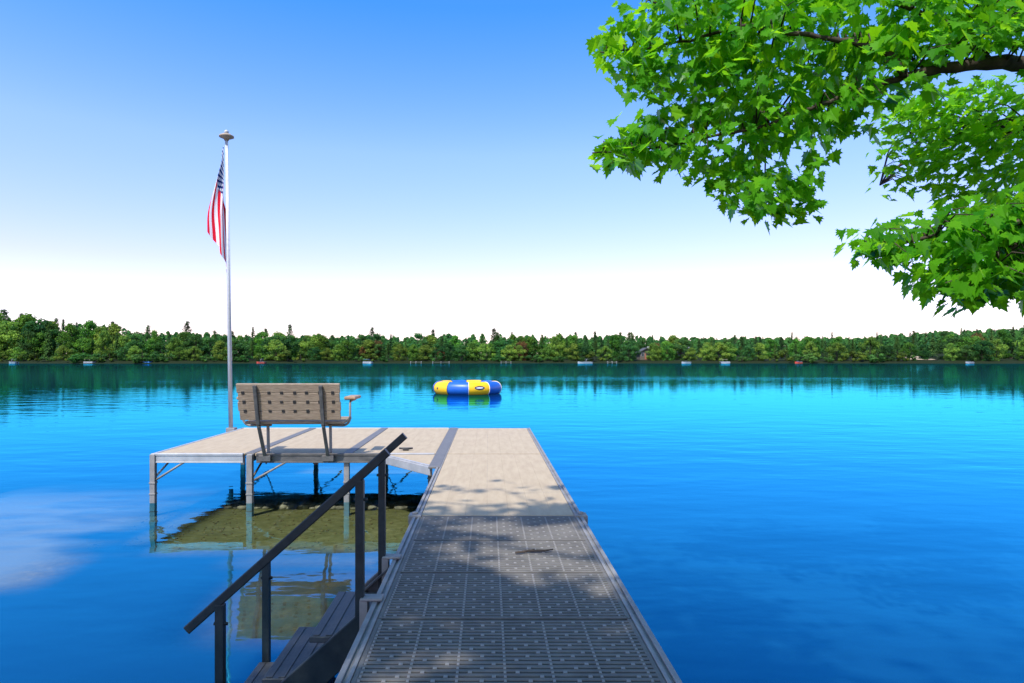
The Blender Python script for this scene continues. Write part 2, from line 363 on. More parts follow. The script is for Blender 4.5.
for s0 in (-1.45, 1.60):
    for k in range(5): slotted(s0 + .61 * k, s0 + .61 * (k + 1))
def plain(x0, x1, y0, y1, root, ribs=True, label=None):
    m = MB(); n = 7; wd = (x1 - x0) / n
    for i in range(n): m.box(x0 + i * wd + .0002, x0 + (i + 1) * wd - .0002, y0, y1, DECK - .03, DECK, .0008)
    return part(m, 'decking_panel', M['deck'], root, label=label)
plain(X0 + .055, X1 - .055, 4.665, 7.645, wk)
plain(X0 + .055, X1 - .055, 7.68, 10.47, wk)
for sx_, xa, xb in ((-1, X0, X0 + .052), (1, X1 - .052, X1)):
    for y0, y1 in ((-1.45, 1.595), (1.605, 4.645), (4.66, 7.655), (7.67, 10.49)):
        m = MB()
        m.box(xa, xb, y0, y1, DECK - .12, DECK - .006, .004)
        xo = xa if sx_ < 0 else xb - .022
        m.box(xo, xo + .022, y0 + .002, y1 - .002, DECK - .008, DECK + .006, .002)
        xi = xb - .016 if sx_ < 0 else xa
        m.box(xi, xi + .016, y0 + .002, y1 - .002, DECK - .008, DECK + .004, .002)
        part(m, 'side_rail', M['alu'], wk)
for yy in (-1.45, 1.60, 4.652, 7.662, 10.497):
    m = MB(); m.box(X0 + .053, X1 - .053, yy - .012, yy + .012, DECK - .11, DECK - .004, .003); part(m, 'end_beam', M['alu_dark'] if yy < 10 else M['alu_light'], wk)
m = MB()
for yy in [(-1.45 + .61 * k) for k in range(11)]: m.box(X0 + .054, X1 - .054, yy - .03, yy + .03, DECK - .09, DECK - .032, .003)
for xx in (-.2, .072, .35): m.box(xx - .02, xx + .02, -1.4, 10.4, DECK - .085, DECK - .034, .003)
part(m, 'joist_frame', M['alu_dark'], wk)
for yy in (1.6, 4.652, 7.66, 10.4):
    for xx in (X0 + .03, X1 - .03):
        m = MB(); m.tube([(xx, yy + .04, -1.6), (xx, yy + .04, DECK - .02)], .024, 10); part(m, 'leg', M['alu'], wk)
for yy in (4.652,):
    for xx in (X0 + .012, X1 - .012):
        m = MB(); m.box(xx - .045, xx + .045, yy - .05, yy + .05, DECK - .05, DECK + .016, .006); m.lathe((xx, yy, DECK + .012), [(.022, 0), (.022, .016), (.008, .02)], 10)
        part(m, 'hinge_bracket', M['alu'], wk)
m = MB(); m.box(-.625, -.500, 6.70, 10.47, DECK - .012, DECK + .0095, .003); part(m, 'hinge_strip', M['strip'], wk)
# triangular corner filler
gus = [(-1.25, 7.605), (-.628, 6.82), (-.628, 7.605)]
m = MB(); m.prism(gus, DECK - .03, DECK - .001); part(m, 'corner_panel', M['deck'], wk)
m = MB()
m.bar((-1.255, 7.585, DECK - .05), (-.60, 6.76, DECK - .05), .03, .09, mi=0)
m.bar((-1.25, 7.615, DECK + .0), (-.61, 6.81, DECK + .0), .03, .012)
part(m, 'corner_trim', M['alu_light'], wk)

# ------------------------------------------------------------------ platform
PX = [-4.03, -2.86, -1.69, -.63]; PY0, PY1 = 7.66, 10.5
pf = thing('dock_platform', 'wide beige dock platform on legs beside the walkway end', 'dock', (-2.3, 9.1, DECK))
for i in range(3): plain(PX[i] + (.05 if i == 0 else .06), PX[i + 1] - .06 if i < 2 else PX[3], PY0 + .045, PY1 - .04, pf)
for i in (1, 2):
    m = MB(); m.box(PX[i] - .056, PX[i] + .056, PY0 + .03, PY1 - .03, DECK - .012, DECK + .006, .003); part(m, 'seam_strip', M['strip'], pf)
def rail_beam(x0, x1, y0, y1):
    m = MB(); m.box(x0, x1, y0, y1, DECK - .10, DECK - .022, .004)
    m.box(x0, x1, y0 - .008, y1 + .0, DECK - .024, DECK + .006, .004)
    m.box(x0, x1, y0 - .006, y1, DECK - .108, DECK - .094, .003); return m
part(rail_beam(PX[0] + .045, -2.93, PY0, PY0 + .04), 'front_beam', M['alu_light'], pf, label='bright aluminium edge beam')
part(rail_beam(-2.77, -1.27, PY0 + .004, PY0 + .042), 'front_beam', M['alu_dark'], pf, label='dark edge beam below the bench')  # darker, older metal; shade on this stretch is put into its colour
part(rail_beam(-1.26, -.64, PY0 + .01, PY0 + .04), 'front_beam', M['alu_light'], pf)
part(rail_beam(PX[0], -.64, PY1 - .035, PY1), 'back_beam', M['alu_light'], pf)
m = MB(); m.box(PX[0], PX[0] + .043, PY0 + .002, PY1 - .04, DECK - .10, DECK + .003, .004); part(m, 'side_beam', M['alu_light'], pf)
m = MB()
for i in (1, 2): m.box(PX[i] - .03, PX[i] + .03, PY0 + .05, PY1 - .05, DECK - .10, DECK - .034, .003)
for yy in (8.3, 9.1, 9.9): m.box(PX[0] + .05, PX[3], yy - .03, yy + .03, DECK - .085, DECK - .034, .003)
part(m, 'joist_frame', M['alu_dark'], pf)
def leg(x, y, mats, w_=.065, braces=()):
    m = MB(); m.box(x - w_ / 2, x + w_ / 2, y - w_ / 2, y + w_ / 2, -1.1, DECK - .004, .006)
    m.box(x - w_ / 2 - .006, x + w_ / 2 + .006, y - w_ / 2 - .006, y + w_ / 2 + .006, .23, .25, .002)
    m.box(x - w_ / 2 - .006, x + w_ / 2 + .006, y - w_ / 2 - .006, y + w_ / 2 + .006, .10, .115, .002)
    o = part(m, 'leg', mats, pf)
    for p, q, mt in braces:
        bm_ = MB(); bm_.tube([p, q], .013, 8); sub(bm_, 'brace', mt, o)
    return o
yl = PY0 + .01
leg(-4.005, yl, M['alu'], .058, [((-3.98, yl, .27), (-3.62, yl, DECK - .09), M['alu']), ((-3.99, yl + .03, .31), (-3.96, yl + .42, DECK - .09), M['alu_light'])])
leg(-2.845, yl - .006, M['alu'], .066, [((-2.80, yl, .27), (-2.42, yl, DECK - .10), M['alu']), ((-2.845, yl + .04, .27), (-2.83, yl + .5, DECK - .09), M['chain'])])
leg(-1.70, yl + .05, M['alu'], .06, [((-1.67, yl + .05, .2), (-1.33, yl + .05, DECK - .10), M['chain'])])
leg(-.72, yl + .3, M['chain'], .05)
for xx in (-3.99, -2.80, -1.66, -.75):
    leg(xx, PY1 - .06, M['chain'], .06, [((xx + .03, PY1 - .06, DECK - .12), (xx + .42, PY1 - .06, .10), M['chain'])])
def chain(m, p, q):     # chain sway brace under the deck
    p, q = Vector(p), Vector(q); n = int((q - p).length / .045); d = (q - p).normalized()
    for i in range(n):
        a = p + (q - p) * (i / n); m.bar(a, a + d * .04, .022 if i % 2 else .009, .009 if i % 2 else .022, (0, 1, 0))
for x_ in (-3.25, -2.5, -1.35):
    m = MB(); chain(m, (x_, 9.9, DECK - .09), (x_ - .25, 10.1, .06)); part(m, 'sway_chain', M['chain'], pf)
m = MB(); cy = 7.93; cx = -1.015
m.box(cx - .035, cx + .035, cy - .022, cy + .022, DECK + .001, DECK + .018, .004); m.tube([(cx - .085, cy, DECK + .03), (cx - .03, cy, DECK + .026), (cx + .03, cy, DECK + .026), (cx + .085, cy, DECK + .03)], [.010, .014, .014, .010], 10)
part(m, 'mooring_cleat', M['engine'], pf)

# ------------------------------------------------------------------ stairs with two handrails
sr = thing('dock_stairs', 'dark metal stairs with two slanted handrails going down into the lake', 'stairs', (-.75, 3.35, DECK))
for y_ in (3.03, 3.66):
    m = MB(); sd = Vector((-1, 0, -.89))
    p = Vector((-.565, y_, .47)); q = p + sd * 1.25
    m.bar(p, q, .03, .145)
    m.bar(p + Vector((0, .012 if y_ < 3.3 else -.012, .066)), q + Vector((0, .012 if y_ < 3.3 else -.012, .066)), .05, .012)
    o = part(m, 'stringer', M['stair'] if y_ > 3.3 else M['rail'], sr)
for k in range(1, 5):
    z = DECK - .2 * k + .02; x = -.60 - .225 * (k - 1)
    m = MB(); m.box(x - .25, x + .0, 3.048, 3.642, z - .03, z, .004)
    for j in range(4): m.box(x - .235 + j * .06, x - .205 + j * .06, 3.06, 3.63, z, z + .004, .001)
    part(m, 'tread', M['stair'], sr)
for y_ in (3.03, 3.66):
    zf = lambda x: EYE - .89 * abs(x)
    m = MB(); a, e = (-.475, -1.42)
    m.bar((a, y_, zf(a) - .02), (e, y_, zf(e) - .02), .034, .042)
    h = part(m, 'handrail', M['rail'], sr)
    for x_, zb in ((-.605, .42), (-1.265, -.55)):
        m = MB(); m.box(x_ - .019, x_ + .019, y_ - .019, y_ + .019, zb, zf(x_) - .035, .005)
        m.tube([(x_ - .03, y_ - .0, zf(x_) - .13), (x_ + .034, y_, zf(x_) - .13)], .008, 8)
        sub(m, 'post', M['rail'], h)
    m = MB(); m.box(-.60, -.497, y_ - .035, y_ + .035, DECK + .0065, DECK + .020, .004); m.box(-.602, -.566, y_ - .03, y_ + .03, DECK - .13, DECK + .010, .004)
    part(m, 'mount_bracket', M['alu'], sr)

# ------------------------------------------------------------------ bench
bn = thing('dock_bench', 'weathered brown slatted bench on metal legs at the platform edge', 'bench', (-2.27, 7.62, DECK))
BX0, BX1 = -2.875, -1.705
bt = Vector((0, 7.325, DECK + .855)); bb = Vector((0, 7.425, DECK + .43))       # back top / bottom
m = MB(); nb = 4; dn = (bb - bt) / nb; up = -dn.normalized(); nrm = Vector((0, -up.z, up.y))
for i in range(nb):
    p = bt + dn * (i + .5)
    m.bar((BX0 + .012 * (i % 2), p.y, p.z), (BX1 + .008 * ((i + 1) % 2), p.y, p.z), .036, dn.length - .003, up)
bk = part(m, 'backrest', M['plastic_wood'], bn)
for j in range(1, nb):
    p = bt + dn * j
    for k in range(8):
        x = BX0 + .075 + k * (BX1 - BX0 - .15) / 7 + rs.uniform(-.006, .006)
        m = MB(); m.bar((x - .017, p.y - .013, p.z), (x + .017, p.y - .013, p.z), .020, rs.uniform(.030, .042), up); sub(m, 'slat_notch', M['knot'], bk)
m = MB()
for i in range(4):
    y = 7.455 + i * .105
    m.box(BX0 + .05, BX1 + .03, y, y + .098, DECK + .375 + .006 * i, DECK + .412 + .006 * i, .006)
seat = part(m, 'seat', M['plastic_wood'], bn)
for x in (-2.655, -1.905):
    m = MB()
    m.bar((x, 7.645, DECK - .05), (x, 7.405, DECK + .385), .034, .04, (0, 1, 0))
    m.bar((x, 7.405, DECK + .385), (x, 7.290, DECK + .83), .042, .034, (0, 1, 0))
    part(m, 'back_support', M['alu_dark'], bn)
    m = MB()
    m.bar((x + .012, 7.72, DECK - .03), (x + .012, 7.70, DECK + .36), .03, .034, (0, 1, 0))
    m.bar((x, 7.40, DECK + .362), (x, 7.86, DECK + .385), .034, .03, (0, 0, 1))
    part(m, 'leg', M['alu'], bn)
    m = MB(); m.box(x - .07, x + .07, 7.605, 7.650, DECK - .085, DECK - .012, .006); part(m, 'foot_clamp', M['alu_dark'], bn)
for s_, xe in ((1, BX1), (-1, BX0 + .04)):
    m = MB(); y = 7.60
    pts = [(xe - s_ * .27, y, DECK + .352), (xe - s_ * .02, y, DECK + .346)]
    for k in range(1, 7):
        a = R(90 * k / 6); pts.append((xe - s_ * .02 + s_ * .09 * math.sin(a), y, DECK + .346 + .09 * (1 - math.cos(a))))
    pts += [(xe + s_ * .07, y, DECK + .61), (xe + s_ * .07, y + .03, DECK + .636), (xe + s_ * .07, y + .3, DECK + .64)]
    m.tube(pts, .014, 8)
    a_ = part(m, 'armrest', M['alu'], bn)
    m = MB(); m.box(xe + s_ * .07 - .065, xe + s_ * .07 + .065, y - .03, y + .32, DECK + .652, DECK + .69, .01); sub(m, 'arm_pad', M['pad'], a_)

# ------------------------------------------------------------------ flagpole + flag
FB = Vector((-4.12, 10.28, DECK - .25)); FT = at(226.5, 10.28, 139)
fp_ = thing('flagpole', 'tall slim white flagpole with a round solar cap on top', 'flagpole', FB)
m = MB(); m.tube([FB, FB.lerp(FT, .5), FT], [.034, .030, .024], 14); part(m, 'pole', M['white_metal'], fp_)
m = MB(); m.box(FB.x - .06, FB.x + .075, FB.y - .06, FB.y + .06, DECK - .1, DECK + .03, .006); part(m, 'mount_bracket', M['alu'], fp_)
m = MB(); m.lathe(FT, [(.03, -.03), (.045, 0), (.115, .03), (.112, .05), (.07, .075), (.03, .085)], 22)
cap = part(m, 'solar_cap', M['canvas_tan'], fp_)
m = MB(); m.lathe(FT + Vector((0, 0, .084)), [(.02, 0), (.036, .02), (.036, .04), (.018, .058)], 14); sub(m, 'ball', M['white_metal'], cap)
m = MB(); m.tube([FT + Vector((.022, -.020, -.05)), FB + Vector((.026, -.032, 1.35))], .004, 5); part(m, 'halyard', M['seam_white'], fp_)

fm, nt = mat('flag_cloth')
out = N(nt, 'ShaderNodeOutputMaterial'); uv = N(nt, 'ShaderNodeUVMap'); s3 = N(nt, 'ShaderNodeSeparateXYZ'); L(nt, uv.outputs[0], s3.inputs[0])
def mth(op, a, b_=None):
    n = N(nt, 'ShaderNodeMath', operation=op)
    for i, q in enumerate((a, b_)):
        if q is None: continue
        if isinstance(q, (int, float)): n.inputs[i].default_value = q
        else: L(nt, q, n.inputs[i])
    return n.outputs[0]
U, V = s3.outputs['X'], s3.outputs['Y']          # U along the fly 0..1, V down the hoist 0..1
stripe = mth('MODULO', mth('FLOOR', mth('MULTIPLY', V, 12.999)), 2.0)     # 0 red, 1 white
c1 = N(nt, 'ShaderNodeMix', data_type='RGBA'); L(nt, stripe, c1.inputs['Factor']); c1.inputs['A'].default_value = (.78, .02, .045, 1); c1.inputs['B'].default_value = (.88, .86, .86, 1)
canton = mth('MULTIPLY', mth('LESS_THAN', U, .4), mth('LESS_THAN', V, 7 / 13))
def stars(ou, ov):
    fu = mth('SUBTRACT', mth('FRACT', mth('ADD', mth('MULTIPLY', U, 6 / .4), ou)), .5)
    fv = mth('SUBTRACT', mth('FRACT', mth('ADD', mth('MULTIPLY', V, 5 / (7 / 13)), ov)), .5)
    d = mth('ADD', mth('POWER', mth('ABSOLUTE', fu), 2.0), mth('POWER', mth('ABSOLUTE', fv), 2.0))
    return mth('LESS_THAN', d, .055)
sm = mth('MAXIMUM', stars(.0, .0), stars(.5, .5))
c2 = N(nt, 'ShaderNodeMix', data_type='RGBA'); L(nt, sm, c2.inputs['Factor']); c2.inputs['A'].default_value = (.012, .035, .16, 1); c2.inputs['B'].default_value = (.8, .8, .8, 1)
c3 = N(nt, 'ShaderNodeMix', data_type='RGBA'); L(nt, canton, c3.inputs['Factor']); L(nt, c1.outputs['Result'], c3.inputs['A']); L(nt, c2.outputs['Result'], c3.inputs['B'])
d = N(nt, 'ShaderNodeBsdfDiffuse'); t = N(nt, 'ShaderNodeBsdfTranslucent'); L(nt, c3.outputs['Result'], d.inputs[0]); L(nt, c3.outputs['Result'], t.inputs[0])
mxx = N(nt, 'ShaderNodeMixShader', Fac=.2); L(nt, d.outputs[0], mxx.inputs[1]); L(nt, t.outputs[0], mxx.inputs[2]); L(nt, mxx.outputs[0], out.inputs[0])
# limp flag: hoist edge up the pole, the fly folded down and away from it
nu, nv = 60, 36
htop = at(226.6, 10.28, 146).z; hoist = .92; fly = 1.45
vs, uvs = [], []
for j in range(nv + 1):
    v = j / nv
    for i in range(nu + 1):
        u = i / nu
        z = htop - hoist * v * (1 - .30 * u) - 1.40 * u * math.sqrt(.30 + .70 * u) + .03 * math.sin(u * 9 + v * 4) * u
        dz = htop - z
        wd_ = .055 + .185 * smooth(.15, 1.2, dz) - .10 * smooth(1.6, 2.0, dz)
        s_ = (1 - math.exp(-5 * u)) * (1 - .92 * min(1, v / .62)) + .10 * max(0, v - .62) * u
        fold = math.sin(v * 13 + u * 4.0) * smooth(0, .35, u)
        x = -.034 + .03 * smooth(.9, 1.8, dz) * (1 - v) - .022 * smooth(.5, .8, v) - wd_ * s_ * 1.15 + .018 * fold * (1 - .8 * smooth(.5, .8, v)) + .006 * math.sin(v * 27 + u * 6) * smooth(0, .4, u)
        y = -.03 + .030 * math.cos(v * 13 + u * 3.0) * smooth(0, .35, u) + .16 * smooth(.5, 1, v) * smooth(0, .3, u) - .03 * math.sin(u * 6) * s_
        zz = max(0, (htop - z)) / (htop - FB.z)
        px_ = FT.x + (FB.x - FT.x) * zz
        vs.append((px_ + x, FB.y + y, z)); uvs.append((u, v))
m = MB(); m.add(vs, [(j * (nu + 1) + i, j * (nu + 1) + i + 1, (j + 1) * (nu + 1) + i + 1, (j + 1) * (nu + 1) + i) for j in range(nv) for i in range(nu)], smooth=True)
fl = m.build('flag', fm, origin=(FT.x, FB.y, htop - hoist)); ul = fl.data.uv_layers.new(name='UVMap')
for lp in fl.data.loops: ul.data[lp.index].uv = uvs[lp.vertex_index]
tag(fl, 'limp American flag of red and white stripes hanging from the pole', 'flag')

# ------------------------------------------------------------------ inflatable water trampoline
RC = Vector((-1.02, 31.6, .27))
rf = thing('water_trampoline', 'round inflatable water trampoline with yellow and blue segments afloat', 'water trampoline', (RC.x, RC.y, 0))
RA, RB = 1.40, .335
for k in range(10):
    a0 = R(-90 + 4 + 36 * k); a1 = a0 + R(36)
    m = MB(); vs = []; na, nb_ = 13, 24
    for i in range(na):
        f = i / (na - 1); a = a0 + (a1 - a0) * f
        rr = RB * (.955 + .045 * math.sin(math.pi * f) ** .6)
        ra = RA * (math.cos(R(18)) / math.cos((f - .5) * R(36)) * .55 + .45)
        for j in range(nb_):
            p = 2 * math.pi * j / nb_
            rad = ra + rr * math.cos(p); vs.append((RC.x + rad * math.cos(a), RC.y + rad * math.sin(a), RC.z + rr * math.sin(p)))
    m.add(vs, [(i * nb_ + j, (i + 1) * nb_ + j, (i + 1) * nb_ + (j + 1) % nb_, i * nb_ + (j + 1) % nb_) for i in range(na - 1) for j in range(nb_)], smooth=True)
    seg = part(m, 'tube_segment', M['yellow' if k % 2 == 0 else 'blue'], rf, label=('yellow' if k % 2 == 0 else 'blue') + ' inflated segment')
    m = MB(); m.tube([(RC.x + (RA + (RB * .965) * math.cos(q)) * math.cos(a0), RC.y + (RA + (RB * .965) * math.cos(q)) * math.sin(a0), RC.z + RB * .965 * math.sin(q)) for q in [2 * math.pi * j / 24 for j in range(25)]], .014, 6, cap=False)
    sub(m, 'seam', M['seam_white'] if k in (0, 1, 2) else M['navy'], seg)
    if k == 0:
        # oval maker's badge, and its pale lettering as an illegible streak
        def onp(a, p, dr): rad = RA * (math.cos(R(18)) * .55 + .45) + (RB + dr) * math.cos(p); return (RC.x + rad * math.cos(a), RC.y + rad * math.sin(a), RC.z + (RB + dr) * math.sin(p))
        ac, pc = R(-90 + 4 + 18), R(10)
        for nm, ra_, rp_, dr, mt in (('badge', R(8.6), R(15), .008, 'navy'), ('badge_lettering', R(6.2), R(5), .013, 'print_white')):
            m = MB(); ring = [(ac + ra_ * math.cos(q), pc + rp_ * math.sin(q)) for q in [2 * math.pi * j / 24 for j in range(24)]]
            m.add([onp(ac, pc, dr)] + [onp(a_, p_, dr) for a_, p_ in ring] + [onp(a_, p_, dr - .012) for a_, p_ in ring],
                  [(0, 1 + j, 1 + (j + 1) % 24) for j in range(24)] + [(1 + j, 25 + j, 25 + (j + 1) % 24, 1 + (j + 1) % 24) for j in range(24)])
            sub(m, nm, M[mt], seg)
m = MB(); m.lathe((0, 0, 0), [(1.16, -.01), (1.16, .01), (.6, .004), (.05, .0)], 32); m.v = [(x + RC.x, y + RC.y, z + RC.z + .16) for x, y, z in m.v]
part(m, 'jump_mat', M['mat_black'], rf)
m = MB(); a_ = R(-90 - 55); c = Vector((RC.x + (RA * .975 + RB) * math.cos(a_), RC.y + (RA * .975 + RB) * math.sin(a_), RC.z + .02))
m.tube([c - Vector((math.cos(a_), math.sin(a_), 0)) * .03, c + Vector((math.cos(a_), math.sin(a_), 0)) * .02], .045, 12); part(m, 'valve', M['navy'], rf)

# ------------------------------------------------------------------ dead twig on the walkway
m = MB(); m.tube([(.16, 3.74, DECK + .010), (.24, 3.765, DECK + .014), (.33, 3.775, DECK + .011), (.385, 3.80, DECK + .012)], [.006, .008, .007, .004], 6); m.tube([(.24, 3.765, DECK + .014), (.275, 3.79, DECK + .016)], [.005, .003], 5)
tw = m.build('fallen_twig', M['twig'], origin=(.27, 3.77, DECK)); tag(tw, 'short dead twig lying on the slotted walkway panel', 'twig')

# ------------------------------------------------------------------ maple
LEAF = [(0, 0), (.06, .10), (.30, .02), (.24, .16), (.50, .24), (.38, .34), (.46, .54), (.33, .48), (.24, .52), (.27, .72), (.14, .68), (0, 1.0)]
def add_leaf(m, p, tip, nrm, size, tint, fold):
    """one lobed maple leaf: two halves folded along the midrib"""
    t = tip.normalized(); s = t.cross(nrm)
    if s.length < 1e-3: s = t.orthogonal()
    s.normalize(); n = s.cross(t).normalized()
    vs = []
    cf, sf = math.cos(fold), math.sin(fold)
    for sg in (1, -1):
        for a, b_ in LEAF:
            curl = -.10 * b_ * b_ - .05 * abs(a)
            vs.append(p + (t * b_ + s * (sg * a * cf) + n * (abs(a) * sf + curl)) * size)
    k = len(LEAF)
    m.add(vs, [tuple(range(k)), tuple(reversed(range(k, 2 * k)))], 0, tint)
rl = random.Random(21)
mp_ = thing('maple_tree', 'big maple on the near bank, leafy boughs hanging over the lake', 'tree', (3.7, -1.7, ground_h(3.7, -1.7)))
tb = mp_.location
trunk = [tb + Vector(q) for q in ((0, 0, -.3), (0, .02, .5), (.03, .05, 1.4), (-.02, .1, 2.6), (-.15, .0, 4.2), (-.3, -.2, 6.0), (-.35, -.3, 8.2), (-.3, -.3, 10.2))]
m = MB(); m.tube(trunk, [.40, .31, .27, .24, .20, .15, .09, .03], 16); part(m, 'trunk', M['bark'], mp_)
# limbs that show in the frame
limbs = []
def limb(pts, r0, r1): limbs.append(([Vector(p) for p in pts], r0, r1))
E1 = at(1060, 3.75, 60)
l_main = [tb + Vector((0, .1, 2.45)), Vector((4.25, .6, 3.05)), Vector((4.1, 2.6, 3.25)), E1, at(990, 3.70, 63), at(940, 3.66, 68), at(905, 3.62, 76)]
limb(l_main, .085, .021)
limb([at(905, 3.62, 76), at(885, 3.6, 52), at(840, 3.65, 40), at(790, 3.72, 33), at(740, 3.8, 27), at(690, 3.9, 40), at(640, 4.0, 50), at(600, 4.05, 52)], .022, .004)
limb([at(912, 3.62, 74), at(870, 3.7, 88), at(830, 3.75, 102), at(780, 3.8, 120), at(720, 3.9, 135), at(650, 4.0, 148), at(592, 4.05, 153)], .020, .004)
limb([at(940, 3.66, 68), at(900, 3.9, 62), at(860, 4.1, 60), at(810, 4.2, 75), at(770, 4.3, 130), at(765, 4.3, 200)], .016, .004)
limb([Vector((4.1, 2.6, 3.25)), at(1090, 3.9, 130), at(1024, 4.3, 128), at(960, 4.7, 140), at(900, 5.0, 165), at(880, 5.0, 185)], .04, .005)
limb([Vector((4.2, 1.6, 3.1)), at(1150, 3.4, 230), at(1050, 3.5, 222), at(990, 3.5, 226), at(935, 3.5, 236), at(890, 3.55, 246), at(862, 3.55, 250)], .032, .003)
limb([at(1030, 3.5, 224), at(1010, 3.4, 252), at(975, 3.4, 285), at(962, 3.4, 300)], .014, .004)
limb([at(990, 3.7, 63), at(960, 3.75, 30), at(900, 3.8, 5), at(800, 3.9, -25), at(700, 4.0, -15), at(660, 4.05, 5)], .022, .004)
limb([at(1060, 3.75, 60), at(1020, 4.0, 10), at(960, 4.2, -40), at(900, 4.3, -80)], .03, .006)
# upper limbs of the crown, beyond the frame
ru = random.Random(5)
for k in range(13):
    a = 2 * math.pi * k / 13 + ru.uniform(-.2, .2); z0 = 2.8 + k * .45
    ln = ru.uniform(4.2, 6.0) * (1 - .05 * k)
    d_ = Vector((math.cos(a), math.sin(a), 0))
    p0 = tb + Vector((-.1, 0, z0)); limb([p0, p0 + d_ * ln * .35 + Vector((0, 0, .9)), p0 + d_ * ln * .7 + Vector((0, 0, 1.5)), p0 + d_ * ln + Vector((0, 0, 1.7))], .09, .015)
for q in ((-2.6, -1.0, 5.6), (-3.6, .6, 5.9), (-2.2, .9, 5.9), (-4.2, -2.2, 6.2), (-1.2, -2.6, 5.4), (-1.0, .4, 5.9)):
    e = Vector(q); p0 = tb + Vector((-.05, 0, 3.0)); limb([p0, p0.lerp(e, .35) + Vector((0, 0, .7)), p0.lerp(e, .7) + Vector((0, 0, .6)), e], .10, .015)
for pts_ in ([(-1.0, .4, 5.9), (-1.1, 1.8, 5.4), (-1.2, 2.6, 4.9), (-1.3, 3.3, 4.5)], [(-1.1, 1.8, 5.4), (-.5, 2.5, 4.9), (-.1, 3.1, 4.5)], [(-1.1, 1.8, 5.4), (-1.9, 2.4, 5.0), (-2.5, 2.9, 4.6)]):
    limb([Vector(q) for q in pts_], .025, .004)
def inside(poly, x, y):
    r = False; j = len(poly) - 1
    for i in range(len(poly)):
        xi, yi = poly[i]; xj, yj = poly[j]
        if (yi > y) != (yj > y) and x < (xj - xi) * (y - yi) / (yj - yi) + xi: r = not r
        j = i
    return r
lp = []                                   # sample points along limbs for twig roots
lpA, lpB, lpC = [], [], []
for q_, (pts, r0, r1) in enumerate(limbs):
    ls = [pts[i].lerp(pts[i + 1], k / 5) for i in range(len(pts) - 1) for k in range(5)] + [pts[-1]]
    lp += ls
    if q_ in (0, 1, 2, 3, 7): lpA += ls
    if q_ == 4: lpB += ls
    if q_ in (5, 6): lpC += ls
cr = MB(); tg = MB()
def in_frame(p): return p.y > .3 and abs((p.x) / p.y * F) < 640 and (p.z - EYE - .3) / p.y * F < 385
def spray(c, size, n, spread, droop=.6, tintb=.5, root=True, vis=False, own=None):
    """a twig from the nearest limb ending in a bunch of drooping leaves"""
    if root:
        q = min(own or lp, key=lambda a: (a - c).length_squared)
        if (q - c).length < (.65 if vis else .9) and (vis or not in_frame(q)) and abs(q.z - c.z) < .4 * math.hypot(q.x - c.x, q.y - c.y) + .03:
            mid = q.lerp(c, .5) + Vector((0, 0, .06)); tg.tube([q, mid, c], [.006, .004, .002], 5)
        out_ = (c - q)
    else: out_ = Vector((rl.gauss(0, 1), rl.gauss(0, 1), 0))
    out_.z = 0
    if out_.length < .05: out_ = Vector((rl.gauss(0, 1), rl.gauss(0, 1), 0))
    out_.normalize()
    gs = lambda q: max(-1.5 * q, min(1.5 * q, rl.gauss(0, q)))
    for k in range(n):
        p = c + Vector((gs(spread), gs(spread), gs(spread * .55)))
        a = rl.uniform(-1.5, 1.5); o2 = Matrix.Rotation(a, 3, 'Z') @ out_
        dr = max(-.15, rl.gauss(droop, .28))
        tip = o2 * math.cos(dr) + Vector((0, 0, -math.sin(dr)))
        nr = Vector((rl.gauss(0, .35), rl.gauss(0, .35), 1.0))
        add_leaf(cr, p, tip, nr, size * rl.uniform(.6, 1.2), min(1, max(0, rl.gauss(tintb, .22))), rl.uniform(.05, .45))
polyA = [(650, -20), (640, 8), (622, 28), (612, 46), (614, 75), (640, 88), (660, 105), (650, 118), (625, 128), (612, 150), (618, 162), (640, 170), (690, 163), (712, 185), (722, 208), (752, 216), (776, 226), (797, 215), (802, 193), (832, 168), (846, 142), (866, 122), (890, 108), (920, 90), (960, 70), (1060, 60), (1060, -20)]
polyB = [(884, 136), (900, 108), (960, 92), (1060, 80), (1060, 215), (962, 205), (925, 190), (905, 196), (888, 178), (882, 160)]
polyC = [(858, 244), (875, 236), (905, 225), (955, 208), (1060, 190), (1060, 298), (1000, 294), (988, 286), (968, 306), (955, 306), (936, 292), (908, 284), (932, 270), (962, 252), (932, 255), (902, 260), (872, 262)]
def fill(poly, n, depth, size, leaves, spread, tintb, droop, holes, own):
    x0 = min(p[0] for p in poly); x1 = max(p[0] for p in poly); y0 = min(p[1] for p in poly); y1 = max(p[1] for p in poly)
    k = 0
    while k < n:
        px, py = rl.uniform(x0, x1), rl.uniform(y0, y1)
        if not inside(poly, px, py): continue
        if any((px - hx) ** 2 + (py - hy) ** 2 < hr * hr for hx, hy, hr in holes): continue
        k += 1
        spray(at(px, depth(px, py) + rl.gauss(0, .16), py - 6), size, leaves, spread, droop, tintb, True, True, own)
holesA = [(855, 12, 13), (842, 28, 8), (645, 105, 12), (860, 95, 7), (838, 150, 14), (705, 8, 5), (985, 45, 6), (770, 168, 5), (690, 120, 5), (740, 95, 4), (815, 60, 5), (1000, 20, 4), (650, 18, 8), (1045, 64, 17), (1020, 66, 17), (995, 69, 17), (968, 72, 16), (942, 74, 14), (918, 80, 10), (870, 56, 5), (845, 48, 5), (815, 44, 4)]
holesB = [(855, 155, 9), (880, 125, 6), (975, 175, 5), (925, 160, 4), (1005, 120, 5), (1010, 205, 9), (960, 208, 8)]
holesC = [(992, 215, 6), (960, 240, 6), (1015, 255, 5), (1000, 280, 5), (945, 262, 6)]
fill(polyA, 520, lambda x, y: 4.05 - (x - 590) / 450 * .45, .098, 6, .085, .45, .75, holesA, lpA)
